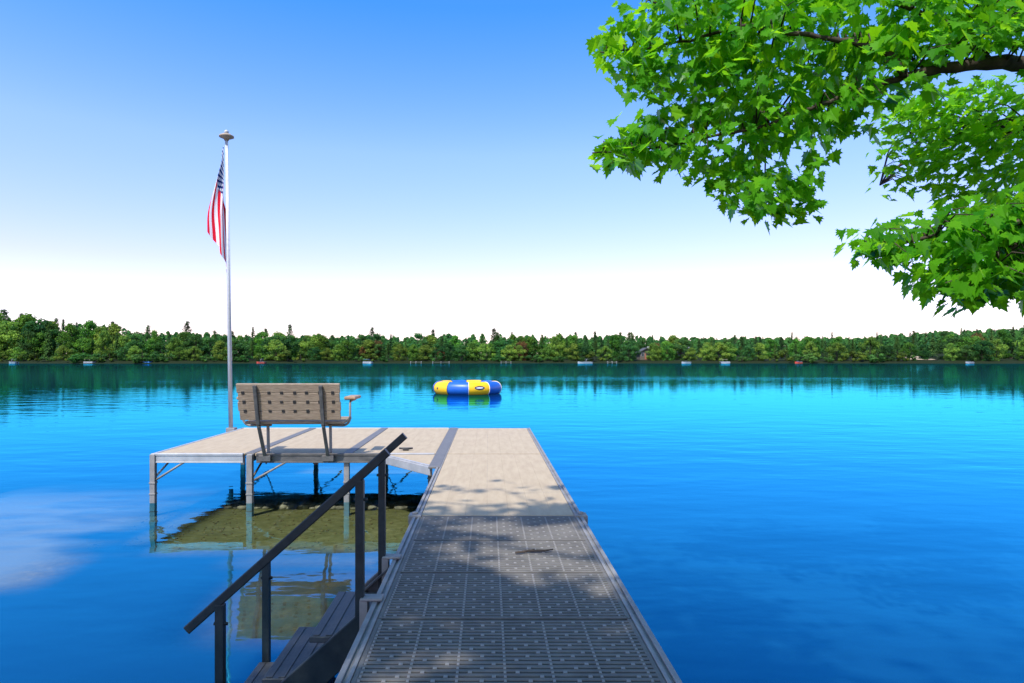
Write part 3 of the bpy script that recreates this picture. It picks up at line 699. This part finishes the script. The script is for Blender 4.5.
fill(polyB, 250, lambda x, y: 4.3 + (1000 - x) / 130 * .45, .090, 6, .085, .85, .6, holesB, lpB)
fill(polyC, 190, lambda x, y: 3.5, .098, 6, .07, .42, .75, holesC, lpC)
for pts_, dep, sz, own in (([(604, 153), (610, 149), (606, 158), (614, 152), (622, 160), (630, 150), (645, 160), (660, 155)], 4.03, .105, lpA), ([(604, 47), (606, 54), (610, 62), (606, 40), (618, 74), (625, 30), (640, 70), (636, 18)], 4.03, .105, lpA),
                      ([(772, 220), (760, 212), (745, 212), (786, 208), (722, 202), (798, 196), (735, 190), (775, 200)], 3.86, .105, lpA), ([(858, 245), (868, 250), (880, 243), (890, 254)], 3.54, .105, lpC), ([(964, 300), (955, 296), (972, 294), (985, 284), (930, 286)], 3.42, .105, lpC)):
    for px, py in pts_: spray(at(px, dep + rl.gauss(0, .05), py - 4), sz, 6, .05, .5, .7, True, True, own)
# boughs beyond the frame's right and top, then the high crown
for k in range(110): spray(Vector((rl.uniform(4.1, 6.0), rl.uniform(1.6, 4.6), rl.uniform(2.5, 3.7))), .13, 5, .13, .6, .5)
SUN = Vector((-math.sin(R(30)) * math.cos(R(55)), -math.cos(R(30)) * math.cos(R(55)), math.sin(R(55))))
SPOTS = [(.42, 3.66, .34), (.12, 4.35, .2), (.55, 4.3, .12)]
for k in range(3000):                      # shading crown above the near dock
    dx, dy = rl.uniform(-3.2, 1.7), rl.uniform(-2.2, 4.85)
    hgt = rl.uniform(3.6, 6.6)
    c = Vector((dx, dy, DECK)) + SUN * (hgt / SUN.z)
    if dx < -1.5 and dy > 2.6: continue
    if in_frame(c) or c.x > 4 or (abs(dx) > 1.1 and k % 2): continue
    if any(((dx - a_) / 1.3) ** 2 + (dy - b_) ** 2 < (r_ + .12) ** 2 for a_, b_, r_ in SPOTS): continue
    spray(c, .17, 5, .12, .35, .5, root=(k % 4 == 0))
for k in range(42):                        # thinner fringe: the dapple further out
    dx, dy = rl.uniform(-1.2, 1.4), rl.uniform(5.0, 5.75)
    if abs(dy - 5.25) < .12 and dx < .9: continue
    hgt = rl.uniform(3.4, 4.6); c = Vector((dx, dy, DECK)) + SUN * (hgt / SUN.z)
    if in_frame(c): continue
    spray(c, .14, 4, .14, .5, .5, root=True)
for k in range(880):                       # the rest of the crown round the trunk
    a = rl.uniform(0, 6.283); rr = 5.2 * math.sqrt(rl.uniform(.05, 1)); zc = rl.uniform(3.2, 10.5)
    rr *= math.sqrt(max(.1, 1 - ((zc - 5.5) / 5.6) ** 2))
    c = tb + Vector((rr * math.cos(a), rr * math.sin(a), zc))
    if in_frame(c): continue
    sh = c - SUN * ((c.z - DECK) / SUN.z)       # keep the light open on the framed boughs and the platform
    fb = c - SUN * ((c.z - 3.3) / SUN.z)
    if c.z > 3.4 and .1 < fb.x < 5.2 and 2.4 < fb.y < 6.8: continue
    if sh.y > 5.2 and sh.x < 1.0: continue
    spray(c, .18, 6, .22, .5, .45, root=(k % 3 == 0))
part(cr, 'crown', M['maple_leaf'], mp_, tint=True)
lm = MB()
for pts, r0, r1 in limbs:
    fine = []
    for i in range(len(pts) - 1):
        p0 = pts[max(0, i - 1)]; p1 = pts[i]; p2 = pts[i + 1]; p3 = pts[min(len(pts) - 1, i + 2)]
        for k in range(5):
            t = k / 5
            fine.append(.5 * ((2 * p1) + (p2 - p0) * t + (2 * p0 - 5 * p1 + 4 * p2 - p3) * t * t + (3 * p1 - p0 - 3 * p2 + p3) * t ** 3) + Vector((0, 0, rl.gauss(0, .006))))
    fine.append(pts[-1]); n = len(fine)
    lm.tube(fine, [r0 + (r1 - r0) * (i / (n - 1)) ** .8 for i in range(n)], 9)
lm.add(tg.v, tg.f, smooth=True)
part(lm, 'limbs', M['bark'], mp_)

# ------------------------------------------------------------------ far shore trees
rt = random.Random(8)
def quad(m, c, n, s, tint, asp=1.0):
    n = n.normalized(); a = n.orthogonal().normalized(); a = Matrix.Rotation(rt.uniform(0, 6.28), 3, n) @ a; b_ = n.cross(a)
    m.add([c + a * s, c + (a * .15 + b_ * .8 * asp) * s, c - a * s * .9, c + (a * .1 - b_ * .8 * asp) * s], [(0, 1, 2, 3)], 0, tint)
def rnd_dir():
    v = Vector((rt.gauss(0, 1), rt.gauss(0, 1), rt.gauss(0, 1))); return v.normalized()
def tree_meshes(kind, seed):
    rt.seed(seed)
    c = MB(); t = MB(); H = 12.0
    if kind in ('round', 'tall', 'wide', 'shrub'):
        if kind == 'shrub': H = 3.4
        w_ = {'round': .40, 'tall': .30, 'wide': .50, 'shrub': .8}[kind]
        base = {'round': .02, 'tall': .03, 'wide': .02, 'shrub': 0.0}[kind]
        t.tube([(0, 0, -.6), (.1, 0, H * .25), (0, .1, H * .6), (.05, 0, H * .85)], [.22, .17, .10, .03] if kind != 'shrub' else [.06, .05, .04, .02], 7)
        lobes = []
        n = {'round': 38, 'tall': 34, 'wide': 44, 'shrub': 10}[kind]
        for i in range(n):
            zz = rt.uniform(0, 1); prof = math.sin(math.pi * (zz * .80 + .18)) ** .6
            a = rt.uniform(0, 6.28); rr = w_ * H * prof * rt.uniform(.35, .95)
            lc = Vector((rr * math.cos(a), rr * math.sin(a), H * (base + (1 - base) * zz * .93)))
            lr = H * rt.uniform(.085, .15) * (1 if kind != 'shrub' else 1.7)
            lobes.append((lc, lr, rt.uniform(.15, .85)))
            t.tube([(0, 0, max(0.2, lc.z * .7)), lc * .6 + Vector((0, 0, lc.z * .3)), lc], [.06, .04, .015], 4)
        for lc, lr, tn in lobes:
            for k in range(95 if kind != 'shrub' else 60):
                d_ = rnd_dir(); d_.z = d_.z * .8 + .15
                p = lc + d_ * lr * rt.uniform(.55, 1.12)
                quad(c, p, d_ + rnd_dir() * .7, rt.uniform(.18, .42), min(1, max(0, tn + rt.gauss(0, .15))))
    elif kind == 'spruce':
        H = 13.0
        t.tube([(0, 0, -.6), (0, 0, H * .5), (0, 0, H * .97)], [.2, .12, .02], 7)
        z = H * .10
        while z < H * .985:
            f = 1 - z / H; rad = (.23 * H) * f ** .8 + .12
            n = int(6 + 9 * f)
            for k in range(n):
                a = rt.uniform(0, 6.28); rl_ = rad * rt.uniform(.7, 1.1); tn = rt.uniform(.1, .9)
                for s_ in range(5):
                    q = (s_ + .6) / 5; p = Vector((math.cos(a) * rl_ * q, math.sin(a) * rl_ * q, z - rl_ * q * .32 + .1 * rt.random()))
                    quad(c, p, Vector((math.cos(a) * .5, math.sin(a) * .5, .9)) + rnd_dir() * .5, rt.uniform(.2, .42), tn, .7)
            z += .34
    elif kind == 'white_pine':
        H = 16.0
        t.tube([(0, 0, -.6), (.1, 0, H * .5), (0, .05, H * .97)], [.26, .17, .03], 7)
        z = H * .34
        while z < H * .98:
            f = 1 - z / H
            for k in range(4):
                a = rt.uniform(0, 6.28); rl_ = (.7 + 3.4 * f ** .8) * rt.uniform(.3, 1.15)
                tip = Vector((math.cos(a) * rl_, math.sin(a) * rl_, z + rl_ * rt.uniform(.15, .7)))
                t.tube([(0, 0, z), tip], [.05, .015], 4); tn = rt.uniform(.1, .9)
                for s_ in range(26):
                    q = rt.uniform(.35, 1.08); p = Vector((0, 0, z)).lerp(tip, q) + Vector((rt.gauss(0, .3), rt.gauss(0, .3), rt.gauss(.10, .3)))
                    quad(c, p, Vector((0, 0, 1)) + rnd_dir() * .8, rt.uniform(.18, .36), tn, .7)
            z += rt.uniform(.45, .8)
    return c, t, H
PROTO = {}
for name, kind, leafm, seed in (('round_mid', 'round', 'broadleaf_mid', 1), ('round_light', 'round', 'broadleaf_light', 2), ('tall_mid', 'tall', 'broadleaf_mid', 3), ('tall_dark', 'tall', 'broadleaf_dark', 4),
                                ('wide_light', 'wide', 'broadleaf_light', 5), ('wide_dark', 'wide', 'broadleaf_dark', 6), ('round_dark', 'round', 'broadleaf_dark', 12),
                                ('spruce', 'spruce', 'needle', 7), ('fir', 'spruce', 'needle_mid', 17), ('white_pine', 'white_pine', 'needle', 8), ('pine_mid', 'white_pine', 'needle_mid', 18),
                                ('autumn', 'round', 'autumn', 9), ('bush', 'shrub', 'shrub', 10), ('bush_dark', 'shrub', 'broadleaf_dark', 11)):
    c, t, H = tree_meshes(kind, seed)
    mc_ = bpy.data.meshes.new('crown'); mc_.from_pydata(c.v, [], c.f); mc_.materials.append(M[leafm])
    a = mc_.attributes.new('tint', 'FLOAT', 'FACE'); a.data.foreach_set('value', c.t)
    mt_ = bpy.data.meshes.new('trunk'); mt_.from_pydata(t.v, [], t.f); mt_.materials.append(M['bark']); mt_.polygons.foreach_set('use_smooth', [True] * len(t.f))
    PROTO[name] = (mc_, mt_, H)
WORD = {'round_mid': ('broadleaf_tree', 'round-crowned mid-green broadleaf tree'), 'round_light': ('broadleaf_tree', 'round-crowned yellow-green broadleaf tree'),
        'tall_mid': ('broadleaf_tree', 'narrow mid-green broadleaf tree'), 'tall_dark': ('broadleaf_tree', 'narrow dark green broadleaf tree'),
        'wide_light': ('broadleaf_tree', 'spreading yellow-green broadleaf tree'), 'wide_dark': ('broadleaf_tree', 'spreading dark green broadleaf tree'), 'round_dark': ('broadleaf_tree', 'round-crowned dark green broadleaf tree'),
        'spruce': ('spruce_tree', 'dark pointed spruce'), 'fir': ('spruce_tree', 'grey-green pointed spruce'), 'white_pine': ('pine_tree', 'dark ragged white pine'), 'pine_mid': ('pine_tree', 'mid-green ragged pine'),
        'autumn': ('broadleaf_tree', 'rusty red early-autumn tree'), 'bush': ('shrub', 'pale green shrub'), 'bush_dark': ('shrub', 'dark green shrub')}
LAND = [(-999, 40, 'behind the moored cruiser'), (40, 120, 'behind the tan-topped pontoon boat'), (120, 180, 'by the blue-topped pontoon boat'), (180, 245, 'beside the flagpole'), (245, 300, 'behind the red boat'),
        (300, 355, 'just past the red boat'), (355, 400, 'behind the blue-canopied pontoon boat'), (400, 460, 'behind the two low piers'), (460, 540, 'beyond the water trampoline'), (540, 610, 'behind the long white speedboat'),
        (610, 668, 'round the dark-roofed cottage'), (668, 715, 'round the white cottage'), (715, 770, 'behind the pontoon past the white cottage'), (770, 830, 'behind the red and white boat'),
        (830, 905, 'under the drooping maple bough'), (905, 960, 'round the bare sandy slope'), (960, 1999, 'round the tan cottage on the hill')]
def place(kind, x, y, height, row, note=None):
    mc_, mt_, H = PROTO[kind]; nm, wd = WORD[kind]
    px = VX + x / y * F
    z = ground_h(x, y)
    size = 'low' if height < 7 else ('tall' if height > 13 else 'middling')
    spot = next(s for a, b_, s in LAND if a <= px < b_)
    lab = note or f'{size} {wd} {row} {spot}'
    if len(lab.split()) > 15 or lab.count('-') + len(lab.split()) > 15: lab = f'{wd} {row} {spot}'
    if kind.startswith('bush'): lab = f'{wd} {row} {spot}'
    r = thing(nm, lab, 'shrub' if 'bush' in kind else 'tree', (x, y, z - .1), 'shrubs along the far waterline' if 'bush' in kind else 'trees of the far shore')
    s_ = height / H; wf = rt.uniform(.78, 1.08) * (1 if kind in ('white_pine', 'pine_mid', 'spruce', 'fir') else max(1.0, min(1.25, 10 / max(height, 7)))); r.scale = (s_ * wf, s_ * wf, s_); r.rotation_euler = (0, 0, rt.uniform(0, 6.28))
    for n_, me in (('crown', mc_), ('trunk', mt_)):
        o = bpy.data.objects.new(n_, me); COL.objects.link(o); o.parent = r
    return r
rt.seed(77)
SKY = [(-60, 305), (0, 310), (20, 315), (60, 319), (100, 322), (122, 325), (135, 331), (185, 329), (215, 331), (250, 332), (330, 333), (400, 334), (450, 332), (520, 333), (600, 333), (700, 336), (760, 335), (850, 337), (880, 334), (940, 329.5), (1024, 325.5), (1100, 324)]
def skyline(px):
    for (a, ya), (b_, yb) in zip(SKY, SKY[1:]):
        if a <= px <= b_: return ya + (yb - ya) * (px - a) / (b_ - a)
    return SKY[0][1] + min(10, max(0, -60 - px) * .1) if px < 0 else SKY[-1][1]
def top_h(px, y, frac=1.0): return EYE + (VY - skyline(px)) / F * y * frac
def shore(x): return 203 + 3.5 * math.sin(x * .021 + .6) + 2.5 * math.sin(x * .07)
CLEAR = [(643, 652), (682, 690), (918, 940), (996, 1006)]
def clear(px): return any(a <= px <= b_ for a, b_ in CLEAR)
def pick(px, row):
    con = .15 if px < 400 else (.4 if px < 560 else .55)
    if row == 2: con += .2
    if rt.random() < con: return rt.choice(['spruce', 'fir', 'pine_mid', 'white_pine', 'spruce'] if row else ['fir', 'spruce', 'pine_mid'])
    return rt.choice(['round_mid', 'round_light', 'tall_mid', 'tall_dark', 'round_light', 'wide_dark', 'tall_mid', 'round_dark', 'wide_light', 'tall_dark'])
px = -50
while px < 1085:                           # low growth and small trees right at the water
    y = 206.0; x = (px - VX) / F * y; y = shore(x) + 3.0
    if not clear(px):
        if rt.random() < .55: place(rt.choice(['bush', 'bush_dark', 'bush_dark']), x, y, rt.uniform(2.0, 3.6), 'at the waterline')
        else: place(rt.choice(['round_light', 'wide_light', 'round_mid', 'wide_dark']), x, y + 2, rt.uniform(4.2, 7.0), 'at the waterline')
    px += rt.uniform(9, 15)
px = -170
while px < 1180:                           # main front rank
    y = 214 + rt.uniform(-1.5, 2.5); x = (px - VX) / F * y; y += shore(x) - 203
    hh = top_h(px, y) - ground_h(x, y)
    if not clear(px): place(pick(px, 0), x, y, hh * rt.uniform(.55, .92), 'in the front rank')
    px += rt.uniform(9, 14.5)
px = -175
while px < 1180:                           # second rank
    y = 225 + rt.uniform(-3, 4); x = (px - VX) / F * y; y += shore(x) - 203
    hh = top_h(px, y) - ground_h(x, y)
    place(pick(px, 1), x, y, hh * rt.uniform(.82, 1.04), 'in the second rank')
    px += rt.uniform(11, 17)
px = 560
while px < 1100:                           # hillside ranks on the right
    for y in (246, 268):
        y += rt.uniform(-5, 5); x = (px + rt.uniform(-4, 4) - VX) / F * y
        hh = top_h(px, y) - ground_h(x, y)
        place(rt.choice(['spruce', 'fir', 'pine_mid', 'spruce', 'tall_dark', 'fir', 'white_pine']), x, y, hh * rt.uniform(.86, 1.07), 'on the hillside')
    px += rt.uniform(13, 18)
def emergent(px, py, kind, y, note): 
    x = (px - VX) / F * y; place(kind, x, y, EYE + (VY - py) / F * y - ground_h(x, y), '', note)
emergent(4, 309, 'white_pine', 236, 'tallest ragged pine at the far shore edge behind the cruiser')
emergent(22, 313, 'white_pine', 232, 'ragged pine just past the tallest pine above the cruiser')
emergent(56, 318, 'white_pine', 234, 'broad ragged pine rising above the tan-topped pontoon boat')
emergent(113, 322, 'pine_mid', 236, 'leaning ragged pine past the tan-topped pontoon boat')
emergent(148, 325, 'white_pine', 232, 'ragged pine standing above the blue-topped pontoon boat')
emergent(187, 321, 'white_pine', 234, 'wide ragged pine standing clear just before the flagpole')
emergent(253, 326, 'spruce', 232, 'dark spruce tip standing clear just past the flagpole')
emergent(266, 329, 'pine_mid', 232, 'small pine tip next to the clear spruce past the flagpole')
emergent(290, 324, 'white_pine', 232, 'dark bushy pine top standing clear behind the red boat')
emergent(372, 327, 'white_pine', 234, 'ragged pine top standing clear behind the blue-canopied pontoon boat')
emergent(433, 329, 'white_pine', 236, 'ragged pine top above the two low piers')
emergent(494, 328, 'white_pine', 236, 'twin-tipped ragged pine above the water trampoline')
emergent(512, 331, 'spruce', 232, 'dark spruce tip beside the twin-tipped pine')
emergent(595, 331, 'white_pine', 238, 'ragged pine top above the long white speedboat')
emergent(629, 332, 'white_pine', 238, 'bushy pine top before the dark-roofed cottage')
emergent(792, 331, 'spruce', 250, 'lone spruce tip standing clear behind the red and white boat')
emergent(832, 331, 'spruce', 250, 'slim spruce spire standing clear before the drooping maple bough')
emergent(877, 331, 'spruce', 246, 'dark spruce below the hanging maple bough')
for px_, y_, h_, nt_ in ((366, 214, 5.4, 'rusty red tree behind the blue-canopied pontoon boat'), (377, 216, 6.4, 'larger rusty red tree by the blue-canopied pontoon boat'), (426, 214, 5.2, 'small orange-red tree behind the near low pier'),
                         (442, 213, 4.2, 'low russet tree by the second low pier'), (521, 215, 6.2, 'russet-tinged tree beyond the water trampoline'), (656, 217, 5.6, 'rusty red tree beside the dark-roofed cottage'), (975, 225, 8.0, 'brownish dry-leaved tree below the hillside spruces')):
    x = (px_ - VX) / F * y_; place('autumn', x, y_, h_, '', nt_)

# the unbroken wood behind the trees one can tell apart
fw = MB(); rw = random.Random(31); rt.seed(5)
for k in range(880):
    px = rw.uniform(-220, 1230); y = rw.uniform(238, 262) + (25 * rw.random() if px > 560 else 0); x = (px - VX) / F * y
    z0 = ground_h(x, y); hh = (top_h(px, y) - z0) * rw.uniform(.62, .92); wd2 = rw.uniform(1.5, 2.9); tn = rw.uniform(.2, .8)
    for j in range(150):
        f = rw.random() ** .8; pr = math.sin(math.pi * (f * .78 + .2)) ** .6; a = rw.uniform(0, 6.283)
        d_ = Vector((math.cos(a), math.sin(a), .35)); rr = wd2 * pr * rw.uniform(.55, 1.05)
        quad(fw, Vector((x + rr * math.cos(a), y + rr * math.sin(a), z0 + f * hh)), d_ + rnd_dir() * .6, rw.uniform(.35, .75), min(1, max(0, tn + rw.gauss(0, .12))))
wood = fw.build('distant_wood', M['broadleaf_dark'], tint=True); tag(wood, 'unbroken dark green wood behind the trees of the far shore', 'woodland', kind='stuff')
# ------------------------------------------------------------------ boats, piers and cottages over there
def pontoon(px, length, label, canopy, hullm='boat_white', y=199.5):
    x = (px - VX) / F * y; r = thing('pontoon_boat', label, 'boat', (x, y, 0), 'boats along the far shore')
    h = length / 2
    m = MB()
    for yy in (-.85, .85): m.tube([(-h, yy, .18), (h - .5, yy, .18), (h, yy, .34)], [.3, .3, .1], 12)
    m.build('pontoons', M['alu_light'], r)
    m = MB(); m.box(-h, h, -1.2, 1.2, .48, .58, .02); m.build('deck', M[hullm], r)
    m = MB()
    for yy in (-1.17, 1.15): m.box(-h + .1, h - .3, yy, yy + .04, .58, 1.12, .01)
    for xx in (-h + .06, h - .3): m.box(xx, xx + .04, -1.15, 1.15, .58, 1.12, .01)
    m.build('railing', M[hullm], r)
    m = MB(); m.box(-h + .3, h * .1, -.9, -.4, .58, .98, .05); m.box(h * .2, h * .6, -.9, .5, .58, .98, .05); m.build('seats', M['canvas_tan'], r)
    if canopy:
        m = MB()
        for xx in (-h * .75, h * .25):
            for yy in (-1.0, 1.0): m.tube([(xx, yy, 1.1), (xx, yy, 2.3)], .03, 6)
        m.build('canopy_posts', M['alu'], r)
        m = MB(); m.box(-h * .85, h * .35, -1.15, 1.15, 2.3, 2.42, .05); m.build('canopy', M[canopy], r)
    m = MB(); m.box(-h - .35, -h, -.2, .2, .1, .95, .06); m.build('motor', M['engine'], r)
    r.scale = (.72, .72, .55); r.rotation_euler = (0, 0, rt.uniform(-.25, .25)); return r
def speedboat(px, length, label, hullm, y=199.5, tower=True):
    x = (px - VX) / F * y; r = thing('speedboat', label, 'boat', (x, y, 0), 'boats along the far shore')
    h = length / 2; vs = []; n = 10
    m = MB()
    for i in range(n):
        f = i / (n - 1); xx = h * (1 - 2 * f) ; wd = 1.1 * min(1, (f * 2.6 + .03)) ** .7; sh = .85 + .3 * (1 - f) ** 2
        vs += [(xx, -wd, sh), (xx, -wd * .75, .1 * (1 - f) - .1), (xx, wd * .75, .1 * (1 - f) - .1), (xx, wd, sh)]
    fs = []
    for i in range(n - 1):
        for k in range(3): fs.append((i * 4 + k, i * 4 + k + 1, i * 4 + 5 + k, i * 4 + 4 + k))
        fs.append((i * 4 + 3, i * 4, i * 4 + 4, i * 4 + 7))
    fs.append((n * 4 - 4, n * 4 - 3, n * 4 - 2, n * 4 - 1)); m.add(vs, fs); m.build('hull', M[hullm], r)
    m = MB(); m.box(-h * .9, h * .25, -.8, .8, .86, 1.0, .03); m.build('cockpit', M['boat_white'], r)
    m = MB(); m.bar((h * .2, -.8, 1.0), (h * .0, -.8, 1.5), .05, .05); m.bar((h * .2, .8, 1.0), (h * .0, .8, 1.5), .05, .05); m.add([(h * .22, -.8, 1.0), (h * .22, .8, 1.0), (h * .0, .75, 1.5), (h * .0, -.75, 1.5), (h * .19, -.8, 1.0), (h * .19, .8, 1.0), (h * -.03, .75, 1.5), (h * -.03, -.75, 1.5)], [(0, 1, 2, 3), (7, 6, 5, 4), (3, 2, 6, 7), (0, 3, 7, 4), (1, 5, 6, 2)]); m.build('windshield', M['glass'], r)
    if tower:
        m = MB()
        for yy in (-.9, .9): m.tube([(-h * .1, yy, .9), (-h * .2, yy * .8, 2.5)], .05, 6)
        m.tube([(-h * .2, -.72, 2.5), (-h * .2, .72, 2.5)], .05, 6); m.box(-h * .45, h * .05, -.8, .8, 2.5, 2.58, .02); m.build('tower', M['boat_white'], r)
    m = MB(); m.box(-h - .4, -h + .05, -.22, .22, .2, 1.15, .08); m.build('motor', M['engine'], r)
    r.scale = (.8, .8, .55); r.rotation_euler = (0, 0, math.pi + rt.uniform(-.2, .2)); return r
speedboat(13, 3.4, 'small white cruiser with a raised top moored at the far shore', 'boat_white')
pontoon(90, 4.4, 'pontoon boat with a tan canopy below the yellow-green trees', 'canvas_tan')
pontoon(148, 3.6, 'pontoon boat with a blue top moored before the flagpole', 'canvas_blue', 'boat_blue')
speedboat(261, 3.6, 'red boat with a white top moored just past the flagpole', 'boat_red')
pontoon(368, 4.0, 'white pontoon boat with a blue canopy below the rusty trees', 'canvas_blue')
speedboat(585, 5.6, 'long white speedboat with a tower past the water trampoline', 'boat_white')
speedboat(686, 3.4, 'white boat moored below the white cottage', 'boat_white', tower=False)
pontoon(725, 4.0, 'white pontoon boat with a tan canopy past the white cottage', 'canvas_tan')
speedboat(798, 2.6, 'small red and white boat on the right half of the far shore', 'boat_red', tower=False)
speedboat(969, 2.8, 'low white boat close below the brownish dry-leaved tree', 'boat_white', tower=False)
def pier(px, length, label, y=198.5):
    x = (px - VX) / F * y; r = thing('wooden_pier', label, 'pier', (x, y, 0), 'piers along the far shore')
    m = MB()
    for i in range(int(length / .3)): m.box(-length / 2 + i * .3, -length / 2 + i * .3 + .28, -.6, .6, .42, .48, .01)
    m.build('planks', M['pier_wood'], r)
    for xx in (-length * .45, 0, length * .45):
        for yy in (-.5, .5):
            m = MB(); m.tube([(xx, yy, -1.5), (xx, yy, .7)], .07, 7); m.build('pile', M['pier_wood'], r)
pier(416, 3.6, 'low grey pier under the orange-red tree'); pier(441, 5.6, 'longer low grey pier under the russet tree'); pier(506, 3.4, 'short grey pier straight behind the water trampoline'); pier(612, 3.0, 'short grey pier just past the long white speedboat')
def cottage(px, y, w_, h, dp, wallm, label, base=None):
    x = (px - VX) / F * y; z = ground_h(x, y) if base is None else base
    r = thing('lake_cottage', label, 'house', (x, y, z))
    a, d_ = w_ / 2, dp / 2
    m = MB(); m.box(-a, a, -d_, d_, -.8, h, .01); m.build('wall', M[wallm], r)
    m = MB(); e = .5; rh = h + w_ * .32
    m.add([(-a - e, -d_ - e, h - .15), (0, -d_ - e, rh), (a + e, -d_ - e, h - .15), (-a - e, d_ + e, h - .15), (0, d_ + e, rh), (a + e, d_ + e, h - .15),
           (-a - e, -d_ - e, h + .05), (0, -d_ - e, rh + .2), (a + e, -d_ - e, h + .05), (-a - e, d_ + e, h + .05), (0, d_ + e, rh + .2), (a + e, d_ + e, h + .05)],
          [(0, 1, 4, 3), (1, 2, 5, 4), (6, 9, 10, 7), (7, 10, 11, 8), (0, 6, 7, 1), (1, 7, 8, 2), (3, 4, 10, 9), (4, 5, 11, 10), (0, 3, 9, 6), (2, 8, 11, 5)])
    m.add([(-a, -d_, h), (a, -d_, h), (0, -d_, rh - .05)], [(0, 1, 2)], 1)
    rf_ = m.build('roof', [M['roof'], M[wallm]], r)
    m = MB(); m.box(a * .4, a * .4 + .6, .3, .9, h, rh + .6, .02); m.build('chimney', M['stone'], rf_)
    for xx in (-a * .62, a * .1, a * .66):
        m = MB(); m.box(xx - .5, xx + .5, -d_ - .06, -d_ + .02, 1.0, 2.2, .01); f_ = m.build('window', M['boat_white'], r)
        m = MB(); m.box(xx - .42, xx + .42, -d_ - .075, -d_ - .055, 1.08, 2.12, .004); m.build('pane', M['glass'], f_)
    m = MB(); m.box(-a * .3, -a * .3 + .95, -d_ - .05, -d_ + .01, 0, 2.05, .01); m.build('door', M['house_red'], r)
cottage(645, 219, 4.6, 2.3, 5, 'house_wall', 'brown cottage with a dark shingle roof between the far trees')
cottage(686, 220, 4.2, 2.2, 5, 'house_white', 'white cottage with a dark roof among the far trees')
cottage(1001, 222, 4.2, 2.4, 5, 'canvas_tan', 'tan cottage on the wooded hill at the far shore')
# the bare slope
px_ = 927; y_ = 208.5; x_ = (px_ - VX) / F * y_
m = MB(); nn = 14; vs = []; rr_ = random.Random(3)
for j in range(nn):
    for i in range(nn):
        u, v = i / (nn - 1) * 2 - 1, j / (nn - 1)
        xx = x_ + u * 4.2 * (1 - .35 * v) + rr_.uniform(-.1, .1); yy = y_ + v * 9; edge = max(abs(u), v * .8)
        vs.append((xx, yy, ground_h(xx, yy) + .12 + 1.5 * v * (1 - u * u) - .5 * smooth(.8, 1, abs(u))))
m.add(vs, [(j * nn + i, j * nn + i + 1, (j + 1) * nn + i + 1, (j + 1) * nn + i) for j in range(nn - 1) for i in range(nn - 1)], smooth=True)
tag(m.build('sandy_slope', M['sand_bank']), 'bare sandy slope at the far waterline', 'slope', kind='structure')

# ------------------------------------------------------------------ sky, sun, camera
wd = bpy.data.worlds.new('World'); scene.world = wd; wd.use_nodes = True
nt = wd.node_tree; nt.nodes.clear()
out = N(nt, 'ShaderNodeOutputWorld'); bg = N(nt, 'ShaderNodeBackground', Strength=.15)
sk = N(nt, 'ShaderNodeTexSky', sky_type='NISHITA'); sk.sun_disc = False
sk.sun_elevation = R(55); sk.sun_rotation = R(210); sk.altitude = 300; sk.air_density = 1.0; sk.dust_density = 1.2; sk.ozone_density = 2.0
hs = N(nt, 'ShaderNodeHueSaturation', Saturation=1.22)
tn_ = N(nt, 'ShaderNodeMix', data_type='RGBA', blend_type='MULTIPLY'); tn_.inputs['Factor'].default_value = 1
wtc = N(nt, 'ShaderNodeTexCoord'); wsx = N(nt, 'ShaderNodeSeparateXYZ'); L(nt, wtc.outputs['Generated'], wsx.inputs[0])
deep = ramp(nt, [(0, (1.12, .86, .96)), (.14, (1.10, .735, .93)), (.30, (1.08, .87, 1)), (.48, (.37, .74, 1)), (.75, (.75, .86, 1)), (1.0, (.85, .9, 1))])
L(nt, wsx.outputs['Z'], deep.inputs[0]); L(nt, deep.outputs[0], tn_.inputs['B'])
L(nt, sk.outputs[0], hs.inputs['Color']); L(nt, hs.outputs[0], tn_.inputs['A']); L(nt, tn_.outputs['Result'], bg.inputs[0]); L(nt, bg.outputs[0], out.inputs[0])
sl = bpy.data.lights.new('sun', 'SUN'); sl.energy = 2.5; sl.angle = R(.9); sl.color = (1, .955, .89)
so = bpy.data.objects.new('sun', sl); COL.objects.link(so); so.rotation_euler = SUN.to_track_quat('Z', 'Y').to_euler(); so.location = SUN * 50
cd = bpy.data.cameras.new('camera'); co = bpy.data.objects.new('camera', cd); COL.objects.link(co)
cd.sensor_width = 36; cd.lens = F / 1024 * 36; cd.clip_end = 5000; cd.clip_start = .05
cd.shift_x = (512 - VX) / 1024; cd.shift_y = (VY - 341.5) / 1024
co.location = (0, 0, EYE); co.rotation_euler = (R(90), 0, 0)
scene.camera = co
vs_ = scene.view_settings; vs_.view_transform = 'Standard'; vs_.look = 'None'; vs_.exposure = 1.15; vs_.gamma = 1; vs_.use_curve_mapping = False
cy_ = scene.cycles; cy_.use_denoising = True; cy_.max_bounces = 8; cy_.transparent_max_bounces = 12; cy_.diffuse_bounces = 3; cy_.caustics_reflective = False; cy_.caustics_refractive = False; cy_.sample_clamp_indirect = 6
